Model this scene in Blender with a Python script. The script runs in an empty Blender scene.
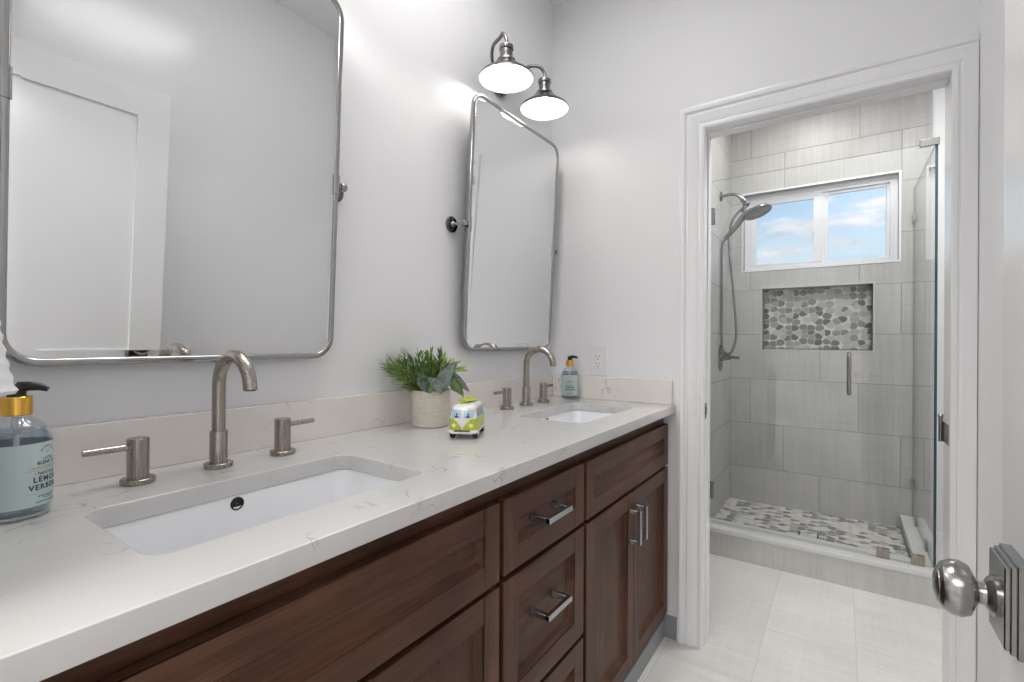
import bpy, bmesh, math, random
from mathutils import Vector, Matrix, noise
PI = math.pi
random.seed(7)
SC = bpy.context.scene
COL = SC.collection

# ---------------------------------------------------------------- camera, world, lights, exposure
cam_d = bpy.data.cameras.new('camera'); cam_d.sensor_width = 36; cam_d.lens = 36 * 478.46 / 1024
cam_d.clip_start = 0.02
cam = bpy.data.objects.new('camera', cam_d); COL.objects.link(cam); SC.camera = cam
_yaw, _roll = .602, .0053
_f = Vector((-math.sin(_yaw), math.cos(_yaw), 0)); _r = Vector((math.cos(_yaw), math.sin(_yaw), 0)); _u = Vector((0, 0, 1))
_r2 = _r * math.cos(_roll) + _u * math.sin(_roll); _u2 = -_r * math.sin(_roll) + _u * math.cos(_roll)
_M = Matrix((_r2, _u2, -_f)).transposed().to_4x4(); _M.translation = Vector((1.0941, -1.9086, 1.1604))
cam.matrix_world = _M

SC.view_settings.view_transform = 'Standard'
SC.view_settings.look = 'None'
SC.view_settings.gamma = 1
SC.view_settings.use_curve_mapping = False
SC.view_settings.exposure = 0.44
SC.cycles.use_denoising = True
SC.cycles.max_bounces = 12
SC.cycles.diffuse_bounces = 6
SC.cycles.glossy_bounces = 6
SC.cycles.transparent_max_bounces = 16
SC.cycles.sample_clamp_indirect = 4.0
SC.cycles.caustics_reflective = False
SC.cycles.caustics_refractive = False


class NT:
    """small helper round a node tree"""
    def __init__(s, tree):
        s.t = tree; tree.nodes.clear()
    def n(s, typ, ins=None, **props):
        nd = s.t.nodes.new(typ)
        for k, v in props.items(): setattr(nd, k, v)
        for k, v in (ins or {}).items():
            sock = nd.inputs[k]
            if isinstance(v, bpy.types.NodeSocket): s.t.links.new(v, sock)
            else: sock.default_value = v
        return nd
    def m(s, op, a, b=None, c=None):
        ins = {0: a}
        if b is not None: ins[1] = b
        if c is not None: ins[2] = c
        return s.n('ShaderNodeMath', ins, operation=op).outputs[0]
    def mix(s, fac, a, b, blend='MIX'):
        nd = s.t.nodes.new('ShaderNodeMix'); nd.data_type = 'RGBA'; nd.blend_type = blend
        for i, v in ((0, fac), (6, a), (7, b)):
            if isinstance(v, bpy.types.NodeSocket): s.t.links.new(v, nd.inputs[i])
            else: nd.inputs[i].default_value = v if i == 0 else (tuple(v) + (1,))[:4]
        return nd.outputs[2]
    def ramp(s, fac, stops):
        nd = s.n('ShaderNodeValToRGB', {0: fac}); e = nd.color_ramp.elements
        while len(e) < len(stops): e.new(.5)
        for el, (p, c) in zip(e, stops):
            el.position = p; el.color = (c, c, c, 1) if isinstance(c, (int, float)) else tuple(c) + (1,)
        return nd.outputs[0]
    def out(s, sh, typ='ShaderNodeOutputMaterial', sock='Surface'):
        o = s.t.nodes.new(typ); s.t.links.new(sh, o.inputs[sock]); return o


def srgb(r, g, b):
    f = lambda c: (c / 255 / 12.92) if c <= 10 else ((c / 255 + .055) / 1.055) ** 2.4
    return (f(r), f(g), f(b))

# world: pale blue day sky with lilac-white puffs of cloud
W = bpy.data.worlds.new('sky'); SC.world = W; W.use_nodes = True
w = NT(W.node_tree)
co = w.n('ShaderNodeTexCoord').outputs['Generated']
sx = w.n('ShaderNodeSeparateXYZ', {0: co})
skyc = w.ramp(sx.outputs[2], [(0.0, (.45, .46, .46)), (.02, (.78, .86, .92)), (.17, (.62, .80, .93)), (.25, (.42, .64, .89)), (.6, (.27, .50, .82))])
mp = w.n('ShaderNodeMapping', {0: co, 3: (7, 7, 22)})
nz = w.n('ShaderNodeTexNoise', {'Vector': mp.outputs[0], 'Scale': 1.6, 'Detail': 5, 'Roughness': .62}).outputs[0]
# cloud banks: (azimuth tangent x/y, elevation tangent, half width, half height)
tx = w.m('DIVIDE', sx.outputs[0], w.m('MAXIMUM', sx.outputs[1], .05)); tz = w.m('DIVIDE', sx.outputs[2], w.m('MAXIMUM', sx.outputs[1], .05))
cl = None
for ax, ez, hw, hh in ((-.055, .205, .09, .022), (.03, .21, .06, .02), (-.045, .185, .035, .012), (-.085, .165, .05, .014), (.012, .172, .04, .012),
                       (-.115, .142, .05, .012), (.052, .232, .05, .011), (-.02, .248, .02, .009), (.4, .25, .2, .05), (-.5, .3, .2, .06)):
    a = w.m('DIVIDE', w.m('SUBTRACT', tx, ax), hw); b = w.m('DIVIDE', w.m('SUBTRACT', tz, ez), hh)
    d = w.m('SUBTRACT', 1.0, w.m('SQRT', w.m('ADD', w.m('MULTIPLY', a, a), w.m('MULTIPLY', b, b))))
    cl = d if cl is None else w.m('MAXIMUM', cl, d)
dens = w.n('ShaderNodeMapRange', {0: w.m('ADD', w.m('MULTIPLY', w.m('MAXIMUM', cl, -.6), .8), w.m('MULTIPLY', w.m('SUBTRACT', nz, .5), 2.2)), 1: .02, 2: .55}).outputs[0]
cc = w.mix(w.ramp(nz, [(.4, 0), (.65, 1)]), (.64, .68, .79), (.93, .95, .98))
bg = w.n('ShaderNodeBackground', {0: w.mix(dens, skyc, cc), 1: .76})
w.out(bg.outputs[0], 'ShaderNodeOutputWorld')


def light(name, typ, loc, power, size=None, target=None, color=(1, 1, 1), size_y=None, spot=None):
    d = bpy.data.lights.new(name, typ); d.energy = power; d.color = color
    if typ == 'AREA':
        d.size = size
        if size_y: d.shape = 'RECTANGLE'; d.size_y = size_y
        else: d.shape = 'DISK'
    elif typ == 'SPOT':
        d.shadow_soft_size = size; d.spot_size = spot; d.spot_blend = .2
    else: d.shadow_soft_size = size
    o = bpy.data.objects.new(name, d); COL.objects.link(o); o.location = loc
    if target: o.rotation_euler = (Vector(target) - Vector(loc)).to_track_quat('-Z', 'Y').to_euler()
    return o

light('ceiling_fill', 'AREA', (.48, -1.0, 2.675), 7.6, .7, (.75, -1.0, 0), (1, .985, .97))  # added overhead fill without a fixture, shifted left to brighten the right wall
light('hallway_fill', 'AREA', (.70, -3.0, 2.66), 58, 1.6, (.85, -2.2, 0), (1, .985, .975))  # made-up fill behind the camera, lighting the room through the doorway
for _y in (-1.60, -1.34):            # the twin of the wall lamp, over the nearer mirror
    light('vanity_lamp', 'SPOT', (.13, _y, 2.085), 2.3, .05, (.13, _y, 0), (1, .97, .94), spot=2.85)
light('shower_downlight', 'AREA', (.94, 1.22, 2.675), 4.2, .14, (.94, 1.22, 0), (1, .98, .96))
light('alcove_fill', 'AREA', (1.35, .52, 2.67), 13, .4, (1.3, .52, 0), (1, .99, .98))  # unseen fill added to lift the doorway floor and kerb front

# ---------------------------------------------------------------- materials
def mat(name, base=(.8, .8, .8), rough=.5, metal=0.0, spec=.5, emit=None, estr=0, coat=0.0):
    m = bpy.data.materials.new(name); m.use_nodes = True
    t = NT(m.node_tree)
    p = t.n('ShaderNodeBsdfPrincipled', {'Base Color': tuple(base) + (1,), 'Roughness': rough, 'Metallic': metal, 'Specular IOR Level': spec, 'Coat Weight': coat})
    if emit: p.inputs['Emission Color'].default_value = tuple(emit) + (1,); p.inputs['Emission Strength'].default_value = estr
    t.out(p.outputs[0]); m['p'] = 1
    return m, t, p

def bump(t, p, h, strength, dist=.001):
    b = t.n('ShaderNodeBump', {'Height': h, 'Strength': strength, 'Distance': dist}); t.t.links.new(b.outputs[0], p.inputs['Normal'])

def M_paint(name, col, rough, spec=.5):
    m, t, p = mat(name, col, rough, spec=spec)
    c = t.n('ShaderNodeTexCoord').outputs['Object']
    n = t.n('ShaderNodeTexNoise', {'Vector': c, 'Scale': 160, 'Detail': 2}).outputs[0]
    bump(t, p, n, .06, .0008); return m
wall_gloss = M_paint('wall_paint_sheen', (.87, .87, .88), .18)  # right wall's glossier copy of the wall paint, lightened to replace missing light
wall_paint = M_paint('wall_paint', (.82, .82, .83), .5, .35)
ceil_paint = M_paint('ceiling_paint', (.86, .86, .86), .8)
trim_paint = M_paint('trim_paint', (.85, .85, .86), .22)
door_paint = M_paint('door_paint', (.78, .78, .785), .16)
base_grey = M_paint('grey_base', (.27, .28, .30), .45)  # darker grey than the trim, on plinth and end baseboard

def M_stone(name, base, vein):
    m, t, p = mat(name, base, .16, spec=.5)
    c = t.n('ShaderNodeTexCoord').outputs['Object']
    wv = t.n('ShaderNodeTexNoise', {'Vector': c, 'Scale': 3.0, 'Detail': 4, 'Roughness': .6})
    dv = t.n('ShaderNodeVectorMath', {0: c, 1: t.n('ShaderNodeVectorMath', {0: wv.outputs['Color'], 3: .55}, operation='SCALE').outputs[0]}, operation='ADD').outputs[0]
    dv = t.n('ShaderNodeMapping', {0: dv, 2: (.3, .2, .65), 3: (1, .55, 1.3)}).outputs[0]
    v = t.n('ShaderNodeTexVoronoi', {'Vector': dv, 'Scale': 5.5}, feature='DISTANCE_TO_EDGE').outputs['Distance']
    line = t.ramp(v, [(0.0, 1), (.004, .75), (.018, 0)])
    gate = t.ramp(t.n('ShaderNodeTexNoise', {'Vector': c, 'Scale': 9, 'Detail': 5, 'Roughness': .75}).outputs[0], [(.50, 0), (.62, 1)])
    cloud = t.ramp(t.n('ShaderNodeTexNoise', {'Vector': c, 'Scale': 7, 'Detail': 5}).outputs[0], [(.35, 0), (.7, 1)])
    blot = t.ramp(t.n('ShaderNodeTexNoise', {'Vector': dv, 'Scale': 16, 'Detail': 6, 'Roughness': .7}).outputs[0], [(.70, 0), (.76, 1)])
    k = t.m('MAXIMUM', t.m('MULTIPLY', line, gate), t.m('MULTIPLY', t.m('MULTIPLY', blot, gate), .5))
    cl_ = t.mix(cloud, base, tuple(b * .95 for b in base))
    t.t.links.new(t.mix(t.m('MULTIPLY', k, .62), cl_, vein), p.inputs['Base Color'])
    return m
stone = M_stone('quartz', (.62, .61, .60), (.26, .25, .25))
stone_splash = M_stone('quartz_splash_lightened', (.84, .79, .76), (.40, .37, .37))  # same stone as the worktop, colour lightened against the shade under the mirrors

def M_wood(name, ax, dark=1.0):
    m, t, p = mat(name, (.1, .05, .03), .42, spec=.25)
    c = t.n('ShaderNodeTexCoord').outputs['Object']
    s = [38, 38, 38]; s[ax] = 2.2
    a = t.n('ShaderNodeTexNoise', {'Vector': t.n('ShaderNodeMapping', {0: c, 3: s}).outputs[0], 'Scale': 1, 'Detail': 6, 'Roughness': .65, 'Distortion': .6}).outputs[0]
    s2 = [260, 260, 260]; s2[ax] = 9
    b = t.n('ShaderNodeTexNoise', {'Vector': t.n('ShaderNodeMapping', {0: c, 3: s2}).outputs[0], 'Scale': 1, 'Detail': 3}).outputs[0]
    g = t.n('ShaderNodeTexNoise', {'Vector': c, 'Scale': 7, 'Detail': 3}).outputs[0]
    k = t.m('ADD', t.m('ADD', t.m('MULTIPLY', a, .5), t.m('MULTIPLY', b, .2)), t.m('MULTIPLY', g, .3))
    d = dark
    colr = t.ramp(k, [(.32, (.036 * d, .0145 * d, .0078 * d)), (.5, (.086 * d, .037 * d, .0208 * d)), (.68, (.155 * d, .072 * d, .041 * d))])
    t.t.links.new(colr, p.inputs['Base Color'])
    bump(t, p, b, .12, .0006)
    return m
wood_v = M_wood('stained_wood_upright', 2)
wood_h = M_wood('stained_wood_level', 1)
wood_in = M_wood('stained_wood_shadow_line', 2, .5)

def M_metal(name, col, rough, brushed=None):
    m, t, p = mat(name, col, rough, 1.0)
    if brushed is not None:
        c = t.n('ShaderNodeTexCoord').outputs['Object']
        s = [900, 900, 900]; s[brushed] = 12
        n = t.n('ShaderNodeTexNoise', {'Vector': t.n('ShaderNodeMapping', {0: c, 3: s}).outputs[0], 'Scale': 1, 'Detail': 2}).outputs[0]
        t.t.links.new(t.m('ADD', t.m('MULTIPLY', n, .12), rough - .06), p.inputs['Roughness'])
        bump(t, p, n, .05, .0003)
    return m
nickel = M_metal('brushed_nickel', (.37, .335, .30), .27, 2)
nickel_cool = M_metal('satin_nickel', (.33, .325, .32), .24, 2)
lamp_metal = M_metal('aged_nickel', (.22, .215, .21), .26)
frame_metal = M_metal('satin_steel_frame', (.36, .355, .35), .2)
chrome = M_metal('grey_chrome', (.27, .275, .285), .22)
pull_metal = M_metal('polished_pull', (.42, .43, .455), .26)
dark_metal = mat('dark_metal', (.03, .03, .03), .4, .6)[0]
black_hole = mat('dark_opening', (.006, .006, .006), .6)[0]
mirror_m = mat('mirror_silver', (.82, .83, .835), 0.0, 1.0)[0]
ceramic = mat('white_ceramic', (.84, .85, .87), .10)[0]
white_plastic = mat('white_plastic', (.80, .80, .80), .3)[0]
vinyl = mat('white_vinyl', (.72, .735, .76), .35)[0]
enamel = mat('white_enamel', (.62, .615, .60), .5)[0]
bulb_m = mat('lamp_bulb', (1, 1, 1), .5, emit=(1, .965, .92), estr=26)[0]
black_plastic = mat('black_plastic', (.010, .010, .011), .4)[0]
gold = M_metal('gold_collar', (.85, .50, .10), .2)
label_m = mat('aqua_label', srgb(186, 204, 203), .5)[0]
ink = mat('label_ink', srgb(52, 66, 74), .6)[0]
ink_gold = mat('label_gold_ink', srgb(176, 150, 120), .6)[0]

def M_glass(name, tint, f0=.04, extra=0.0, rough=0.0):
    m = bpy.data.materials.new(name); m.use_nodes = True; t = NT(m.node_tree)
    tr = t.n('ShaderNodeBsdfTransparent', {0: tuple(tint) + (1,)})
    gl = t.n('ShaderNodeBsdfGlossy', {'Color': (1, 1, 1, 1), 'Roughness': rough})
    bk = t.n('ShaderNodeNewGeometry').outputs['Backfacing']
    fr = t.n('ShaderNodeFresnel', {0: t.m('SUBTRACT', 1.45, t.m('MULTIPLY', bk, 1.45 - 1 / 1.45))}).outputs[0]
    mx = t.n('ShaderNodeMixShader', {0: t.m('ADD', fr, extra) if extra else fr, 1: tr.outputs[0], 2: gl.outputs[0]})
    t.out(mx.outputs[0]); return m
glass = M_glass('clear_glass', (.985, .992, .99))
pane_glass = M_glass('window_glass', (.98, .99, 1.0))
glass_edge = mat('glass_edge', (.50, .60, .60), .12, spec=.9)[0]  # pale copy: light caught along the glass edge put into the colour
glass_edge_shaded = mat('glass_edge_shaded', (.035, .075, .085), .12, spec=.5)[0]  # dark copy of the same edge, its darkness put into the colour
bottle_m = M_glass('bottle_plastic', (.90, .93, .95), extra=.03, rough=.03)
liquid_m = M_glass('clear_soap', (.70, .77, .82), extra=.01, rough=.05)

def M_tile(name, ua, va, tw, th, u0, v0, base, step=1 / 3, grout=(.26, .256, .245), streak_axis='v', rough=.42, gw=.0022, contrast=1.0):
    """large running-bond tiles with linen streaks; ua/va = index of the axes that run along / up the tile"""
    m, t, p = mat(name, base, rough)
    c = t.n('ShaderNodeTexCoord').outputs['Object']
    s = t.n('ShaderNodeSeparateXYZ', {0: c})
    U = t.m('SUBTRACT', s.outputs[ua], u0); V = t.m('DIVIDE', t.m('SUBTRACT', s.outputs[va], v0), th)
    row = t.m('FLOOR', V)
    U2 = t.m('ADD', t.m('DIVIDE', U, tw), t.m('MULTIPLY', row, step))
    colm = t.m('FLOOR', U2)
    fu = t.m('FRACT', U2); fv = t.m('FRACT', V)
    du = t.m('MULTIPLY', t.m('MINIMUM', fu, t.m('SUBTRACT', 1.0, fu)), tw)
    dv = t.m('MULTIPLY', t.m('MINIMUM', fv, t.m('SUBTRACT', 1.0, fv)), th)
    dist = t.m('MINIMUM', du, dv)
    g = t.n('ShaderNodeMapRange', {0: dist, 1: gw * .6, 2: gw * 1.3}).outputs[0]
    idv = t.n('ShaderNodeCombineXYZ', {0: colm, 1: row}).outputs[0]
    rnd = t.n('ShaderNodeTexWhiteNoise', {'Vector': idv}, noise_dimensions='3D')
    off = t.n('ShaderNodeVectorMath', {0: c, 1: t.n('ShaderNodeVectorMath', {0: rnd.outputs['Color'], 3: 7.0}, operation='SCALE').outputs[0]}, operation='ADD').outputs[0]
    def streak(along, a, b):
        sc = [70, 70, 70]; sc[along] = a
        return t.n('ShaderNodeTexNoise', {'Vector': t.n('ShaderNodeMapping', {0: off, 3: sc}).outputs[0], 'Scale': b, 'Detail': 4, 'Roughness': .6}).outputs[0]
    sv = streak(va, 3.0, 1.0); sh = streak(ua, 3.0, 1.0)
    cloud = t.n('ShaderNodeTexNoise', {'Vector': off, 'Scale': 3.2, 'Detail': 3}).outputs[0]
    if streak_axis == 'v': k = t.m('ADD', t.m('MULTIPLY', sv, .65), t.m('MULTIPLY', sh, .35))
    else: k = t.m('ADD', t.m('MULTIPLY', sv, .2), t.m('MULTIPLY', sh, .8))
    k = t.m('ADD', t.m('MULTIPLY', k, .6), t.m('MULTIPLY', cloud, .4))
    lo = tuple(b * (1 - .24 * contrast) for b in base); hi = tuple(min(1, b * (1 + .18 * contrast)) for b in base)
    colr = t.ramp(k, [(.34, lo), (.66, hi)])
    br = t.m('ADD', .95, t.m('MULTIPLY', rnd.outputs['Value'], .10))
    colr = t.mix(1.0, colr, t.n('ShaderNodeCombineColor', {0: br, 1: br, 2: br}).outputs[0], 'MULTIPLY')
    t.t.links.new(t.mix(g, grout, colr), p.inputs['Base Color'])
    t.t.links.new(t.m('ADD', t.m('MULTIPLY', t.m('SUBTRACT', 1.0, g), .4), rough), p.inputs['Roughness'])
    bump(t, p, t.m('ADD', g, t.m('MULTIPLY', k, .15)), .35, .0012)
    return m
TG = (.44, .434, .418)
TH = .3017
tile_back = M_tile('linen_tile_back', 0, 2, .604, TH, .582 - .604, .0065 + 8 * TH - 9 * TH, TG, contrast=.7)
tile_side = M_tile('linen_tile_side', 1, 2, .604, TH, .30, .0065 - TH, TG, contrast=.7)
tile_curb = M_tile('linen_tile_curb', 0, 2, 1.3, .4, .40, -.2, (.56, .555, .53), contrast=.6)
tile_curb_y = M_tile('linen_tile_curb_return', 1, 2, .604, .4, .30, -.2, (.50, .495, .47))
cap_stone = mat('curb_cap', (.68, .675, .66), .3)[0]
floor_tile = M_tile('pale_floor_tile', 1, 0, .600, .300, .28, .847, (.74, .73, .70), step=.34, grout=(.61, .60, .575), streak_axis='v', rough=.30, gw=.0014, contrast=.55)

def M_pebble(name, scale, ax, lo, hi, darkness):
    m, t, p = mat(name, hi, .45)
    c = t.n('ShaderNodeTexCoord').outputs['Object']
    sp = t.n('ShaderNodeSeparateXYZ', {0: c})
    wob = t.n('ShaderNodeTexNoise', {'Vector': c, 'Scale': 30, 'Detail': 1}).outputs[0]
    q = t.n('ShaderNodeCombineXYZ', {0: t.m('MULTIPLY', sp.outputs[0], .84), 1: t.m('ADD', sp.outputs[ax], t.m('MULTIPLY', wob, .010))}).outputs[0]
    e = t.n('ShaderNodeTexVoronoi', {'Vector': q, 'Scale': scale, 'Randomness': .76}, feature='DISTANCE_TO_EDGE', voronoi_dimensions='2D').outputs[0]
    f = t.n('ShaderNodeTexVoronoi', {'Vector': q, 'Scale': scale, 'Randomness': .76}, feature='F1', voronoi_dimensions='2D')
    pm = t.m('MULTIPLY', t.n('ShaderNodeMapRange', {0: e, 1: .012, 2: .04}).outputs[0], t.n('ShaderNodeMapRange', {0: f.outputs['Distance'], 1: .60, 2: .54}).outputs[0])
    sr = t.n('ShaderNodeSeparateColor', {0: f.outputs['Color']})
    v = t.ramp(sr.outputs[0], darkness)
    n = t.n('ShaderNodeTexNoise', {'Vector': c, 'Scale': 60, 'Detail': 3}).outputs[0]
    v2 = t.m('MULTIPLY', v, t.m('ADD', .85, t.m('MULTIPLY', n, .3)))
    colr = t.mix(v2, lo, hi)
    t.t.links.new(t.mix(pm, (.52, .505, .48), colr), p.inputs['Base Color'])
    bump(t, p, pm, .6, .003)
    return m
peb_wall = M_pebble('pebble_mosaic_wall', 27, 2, (.045, .045, .048), (.41, .40, .385), [(.0, 0), (.14, .08), (.3, .30), (.55, .55), (.75, .80), (1.0, 1)])
peb_floor = M_pebble('pebble_mosaic_floor', 25, 1, (.14, .135, .13), (.74, .71, .67), [(.0, 0), (.2, .12), (.32, .3), (.45, .8), (1.0, 1)])

towel_m, _t, _p = mat('white_towelling', (.83, .83, .83), .9, spec=.1)
_c = _t.n('ShaderNodeTexCoord').outputs['Object']
_n = _t.n('ShaderNodeTexNoise', {'Vector': _c, 'Scale': 420, 'Detail': 2}).outputs[0]
bump(_t, _p, _n, .5, .002)

pot_m, _t, _p = mat('ribbed_cream_pot', (.72, .67, .60), .55)
def M_leaf(name, a, b, sc=40):
    m, t, p = mat(name, a, .45)
    c = t.n('ShaderNodeTexCoord').outputs['Object']
    n = t.n('ShaderNodeTexNoise', {'Vector': c, 'Scale': sc, 'Detail': 3}).outputs[0]
    t.t.links.new(t.ramp(n, [(.35, a), (.65, b)]), p.inputs['Base Color']); return m
leaf_green = M_leaf('sprig_green', (.045, .105, .030), (.15, .27, .07))
leaf_lime = M_leaf('lime_leaf', (.16, .26, .045), (.34, .44, .10))
leaf_grey = M_leaf('grey_green_leaf', (.10, .13, .115), (.24, .285, .255), 90)
stem_m = mat('dark_stem', (.06, .035, .02), .6)[0]
soil_m = mat('potting_moss', (.05, .055, .03), .9)[0]
van_lime = mat('van_lime', (.50, .60, .05), .25)[0]
van_white = mat('van_white', (.84, .83, .82), .2)[0]
van_glass = mat('van_pale_blue', (.42, .58, .68), .2)[0]
van_blue = mat('van_dark_blue', (.02, .06, .14), .3)[0]
tyre_m = mat('van_black', (.012, .012, .012), .4)[0]
lamp_yellow = mat('van_headlamp', (.85, .83, .55), .2)[0]

# ---------------------------------------------------------------- mesh helpers
class MB:
    def __init__(s): s.v = []; s.f = []; s.mi = []; s.cur = 0
    def add(s, vs, fs, mi=None):
        o = len(s.v); s.v += [Vector(p) for p in vs]; s.f += [[i + o for i in f] for f in fs]
        s.mi += [s.cur if mi is None else mi] * len(fs); return s
    def box(s, x0, x1, y0, y1, z0, z1, mi=None):
        v = [(x, y, z) for z in (z0, z1) for y in (y0, y1) for x in (x0, x1)]
        return s.add(v, [(0, 2, 3, 1), (4, 5, 7, 6), (0, 1, 5, 4), (2, 6, 7, 3), (0, 4, 6, 2), (1, 3, 7, 5)], mi)
    def quad(s, a, b, c, d, mi=None): return s.add([a, b, c, d], [(0, 1, 2, 3)], mi)
    def loft(s, rings, cap0=True, cap1=True, mi=None, closed=True):
        n = len(rings[0]); vs = [p for r in rings for p in r]; fs = []
        for k in range(len(rings) - 1):
            for i in range(n if closed else n - 1):
                j = (i + 1) % n; fs.append((k * n + i, k * n + j, (k + 1) * n + j, (k + 1) * n + i))
        if cap0: fs.append(tuple(range(n - 1, -1, -1)))
        if cap1: fs.append(tuple((len(rings) - 1) * n + i for i in range(n)))
        return s.add(vs, fs, mi)
    def lathe(s, prof, c=(0, 0, 0), axis='z', n=32, mi=None, cap0=False, cap1=False):
        rings = []
        for r, h in prof:
            ring = []
            for i in range(n):
                a = 2 * PI * i / n; p = (r * math.cos(a), r * math.sin(a), h)
                if axis == 'x': p = (p[2], p[0], p[1])
                elif axis == '-x': p = (-p[2], p[1], p[0])
                elif axis == 'y': p = (p[1], p[2], p[0])
                elif axis == '-y': p = (p[0], -p[2], p[1])
                ring.append((p[0] + c[0], p[1] + c[1], p[2] + c[2]))
            rings.append(ring)
        return s.loft(rings, cap0, cap1, mi)
    def tube(s, path, rad, n=12, mi=None, closed=False, squash=None):
        P = [Vector(p) for p in path]; m = len(P)
        R = rad if isinstance(rad, (list, tuple)) else [rad] * m
        T = []
        for i in range(m):
            a = P[(i - 1) % m] if (closed or i > 0) else P[i]; b = P[(i + 1) % m] if (closed or i < m - 1) else P[i]
            T.append((b - a).normalized())
        up = Vector((0, 0, 1)) if abs(T[0].z) < .9 else Vector((1, 0, 0))
        nrm = (up - T[0] * up.dot(T[0])).normalized(); rings = []
        for i in range(m):
            nrm = (nrm - T[i] * nrm.dot(T[i])).normalized(); bn = T[i].cross(nrm)
            rings.append([P[i] + (nrm * math.cos(2 * PI * k / n) + bn * math.sin(2 * PI * k / n)) * R[i] for k in range(n)])
        if closed: rings.append(rings[0]); return s.loft(rings, False, False, mi)
        return s.loft(rings, True, True, mi)
    def sphere(s, c, r, nu=24, nv=14, sc=(1, 1, 1), mi=None):
        rings = []
        for j in range(1, nv):
            th = PI * j / nv
            rings.append([(c[0] + sc[0] * r * math.sin(th) * math.cos(2 * PI * i / nu), c[1] + sc[1] * r * math.sin(th) * math.sin(2 * PI * i / nu), c[2] - sc[2] * r * math.cos(th)) for i in range(nu)])
        return s.loft(rings, True, True, mi)
    def xf(s, M):
        s.v = [M @ p for p in s.v]; return s


def rootloc(o):
    while o.parent: o = o.parent
    return Vector(o.location) if o.type == 'EMPTY' else Vector((0, 0, 0))

def obj(name, mb, mats, parent=None, local=False, smooth=40, bevel=0, seg=2, label=None, weld=True):
    """link one mesh object; verts are world coordinates unless local (then relative to the thing's base)"""
    me = bpy.data.meshes.new(name)
    off = rootloc(parent) if (parent is not None and not local) else Vector((0, 0, 0))
    me.from_pydata([tuple(p - off) for p in mb.v], [], mb.f)
    ms = mats if isinstance(mats, (list, tuple)) else [mats]
    for m in ms: me.materials.append(m)
    me.polygons.foreach_set('material_index', [min(i, len(ms) - 1) for i in mb.mi])
    bm = bmesh.new(); bm.from_mesh(me)
    if weld: bmesh.ops.remove_doubles(bm, verts=bm.verts, dist=1e-6)
    bmesh.ops.recalc_face_normals(bm, faces=bm.faces); bm.to_mesh(me); bm.free()
    if smooth:
        me.polygons.foreach_set('use_smooth', [True] * len(me.polygons)); me.set_sharp_from_angle(angle=math.radians(smooth))
    o = bpy.data.objects.new(name, me); COL.objects.link(o)
    if parent is not None: o.parent = parent
    if bevel:
        b = o.modifiers.new('bevel', 'BEVEL'); b.width = bevel; b.segments = seg; b.limit_method = 'ANGLE'; b.angle_limit = math.radians(40)
    if label: o['label'] = label
    return o

def tag(o, label, cat, group=None):
    o['label'] = label; o['category'] = cat
    if group: o['group'] = group
    return o

def thing(name, label, cat, loc, group=None, rz=0):
    o = bpy.data.objects.new(name, None); COL.objects.link(o); o.location = loc; o.rotation_euler = (0, 0, rz)
    o.empty_display_size = .05
    return tag(o, label, cat, group)

def struct(name, mb, mats, parent=None, **k):
    o = obj(name, mb, mats, parent, **k)
    if parent is None: o['kind'] = 'structure'
    return o

def dup(root, loc, label, rz=None):
    r = root.copy(); COL.objects.link(r); r.location = loc; r['label'] = label
    if rz is not None: r.rotation_euler = (0, 0, rz)
    def kids(a, b):
        for ch in a.children:
            if ch == b: continue
            c = ch.copy(); COL.objects.link(c); c.parent = b
            kids(ch, c)
    kids(root, r); return r

def rrect(cx, cy, hx, hy, r, n=6):
    pts = []
    for (sx, sy, a0) in ((1, 1, 0), (-1, 1, 90), (-1, -1, 180), (1, -1, 270)):
        for i in range(n + 1):
            a = math.radians(a0 + 90 * i / n); pts.append((cx + sx * (hx - r) + r * math.cos(a), cy + sy * (hy - r) + r * math.sin(a)))
    return pts

# ---------------------------------------------------------------- the setting
H = .9144; ZC = 2.69; YN = -1.875; XR = 1.42; YB = 1.72; XSL = .455; XFAR = 2.3
OX0, OX1, OZ = .668, 1.362, 1.967          # doorway to the shower room
m = MB(); m.box(-.6, 2.6, -4.6, YB + .2, -.05, 0); struct('floor', m, floor_tile, bevel=0)
m = MB(); m.box(-.6, 2.6, -4.6, YB + .2, ZC, ZC + .05); struct('ceiling', m, ceil_paint)
m = MB(); m.box(-.1, 0, -2.0, .10, 0, ZC); struct('wall_left', m, wall_paint)
m = MB(); m.box(0, OX0 - .012, 0, .10, 0, ZC); m.box(OX1 + .012, XR + .1, 0, .10, 0, ZC); m.box(OX0 - .012, OX1 + .012, 0, .10, OZ + .012, ZC); m.box(XR+.1, 2.4, 0, .10, 0, ZC)
struct('wall_end', m, wall_paint)
m = MB(); m.box(XR, XR + .1, -2.0, 0, 0, ZC); struct('wall_right', m, wall_gloss)
m = MB(); m.box(0, .47, -2.0, YN, 0, ZC); m.box(1.30, XR, -2.0, YN, 0, ZC); m.box(.47, 1.30, -2.0, YN, 2.06, ZC); struct('wall_near', m, wall_paint)
m = MB(); m.box(-.6, -.5, -4.6, -2.0, 0, ZC); m.box(2.5, 2.6, -4.6, -2.0, 0, ZC); m.box(-.5, 2.5, -4.6, -4.5, 0, ZC); m.box(-.5, -.1, -2.0, -1.9, 0, ZC); m.box(XR + .1, 2.5, -2.0, -1.9, 0, ZC)
struct('wall_hallway', m, wall_paint)
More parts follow.
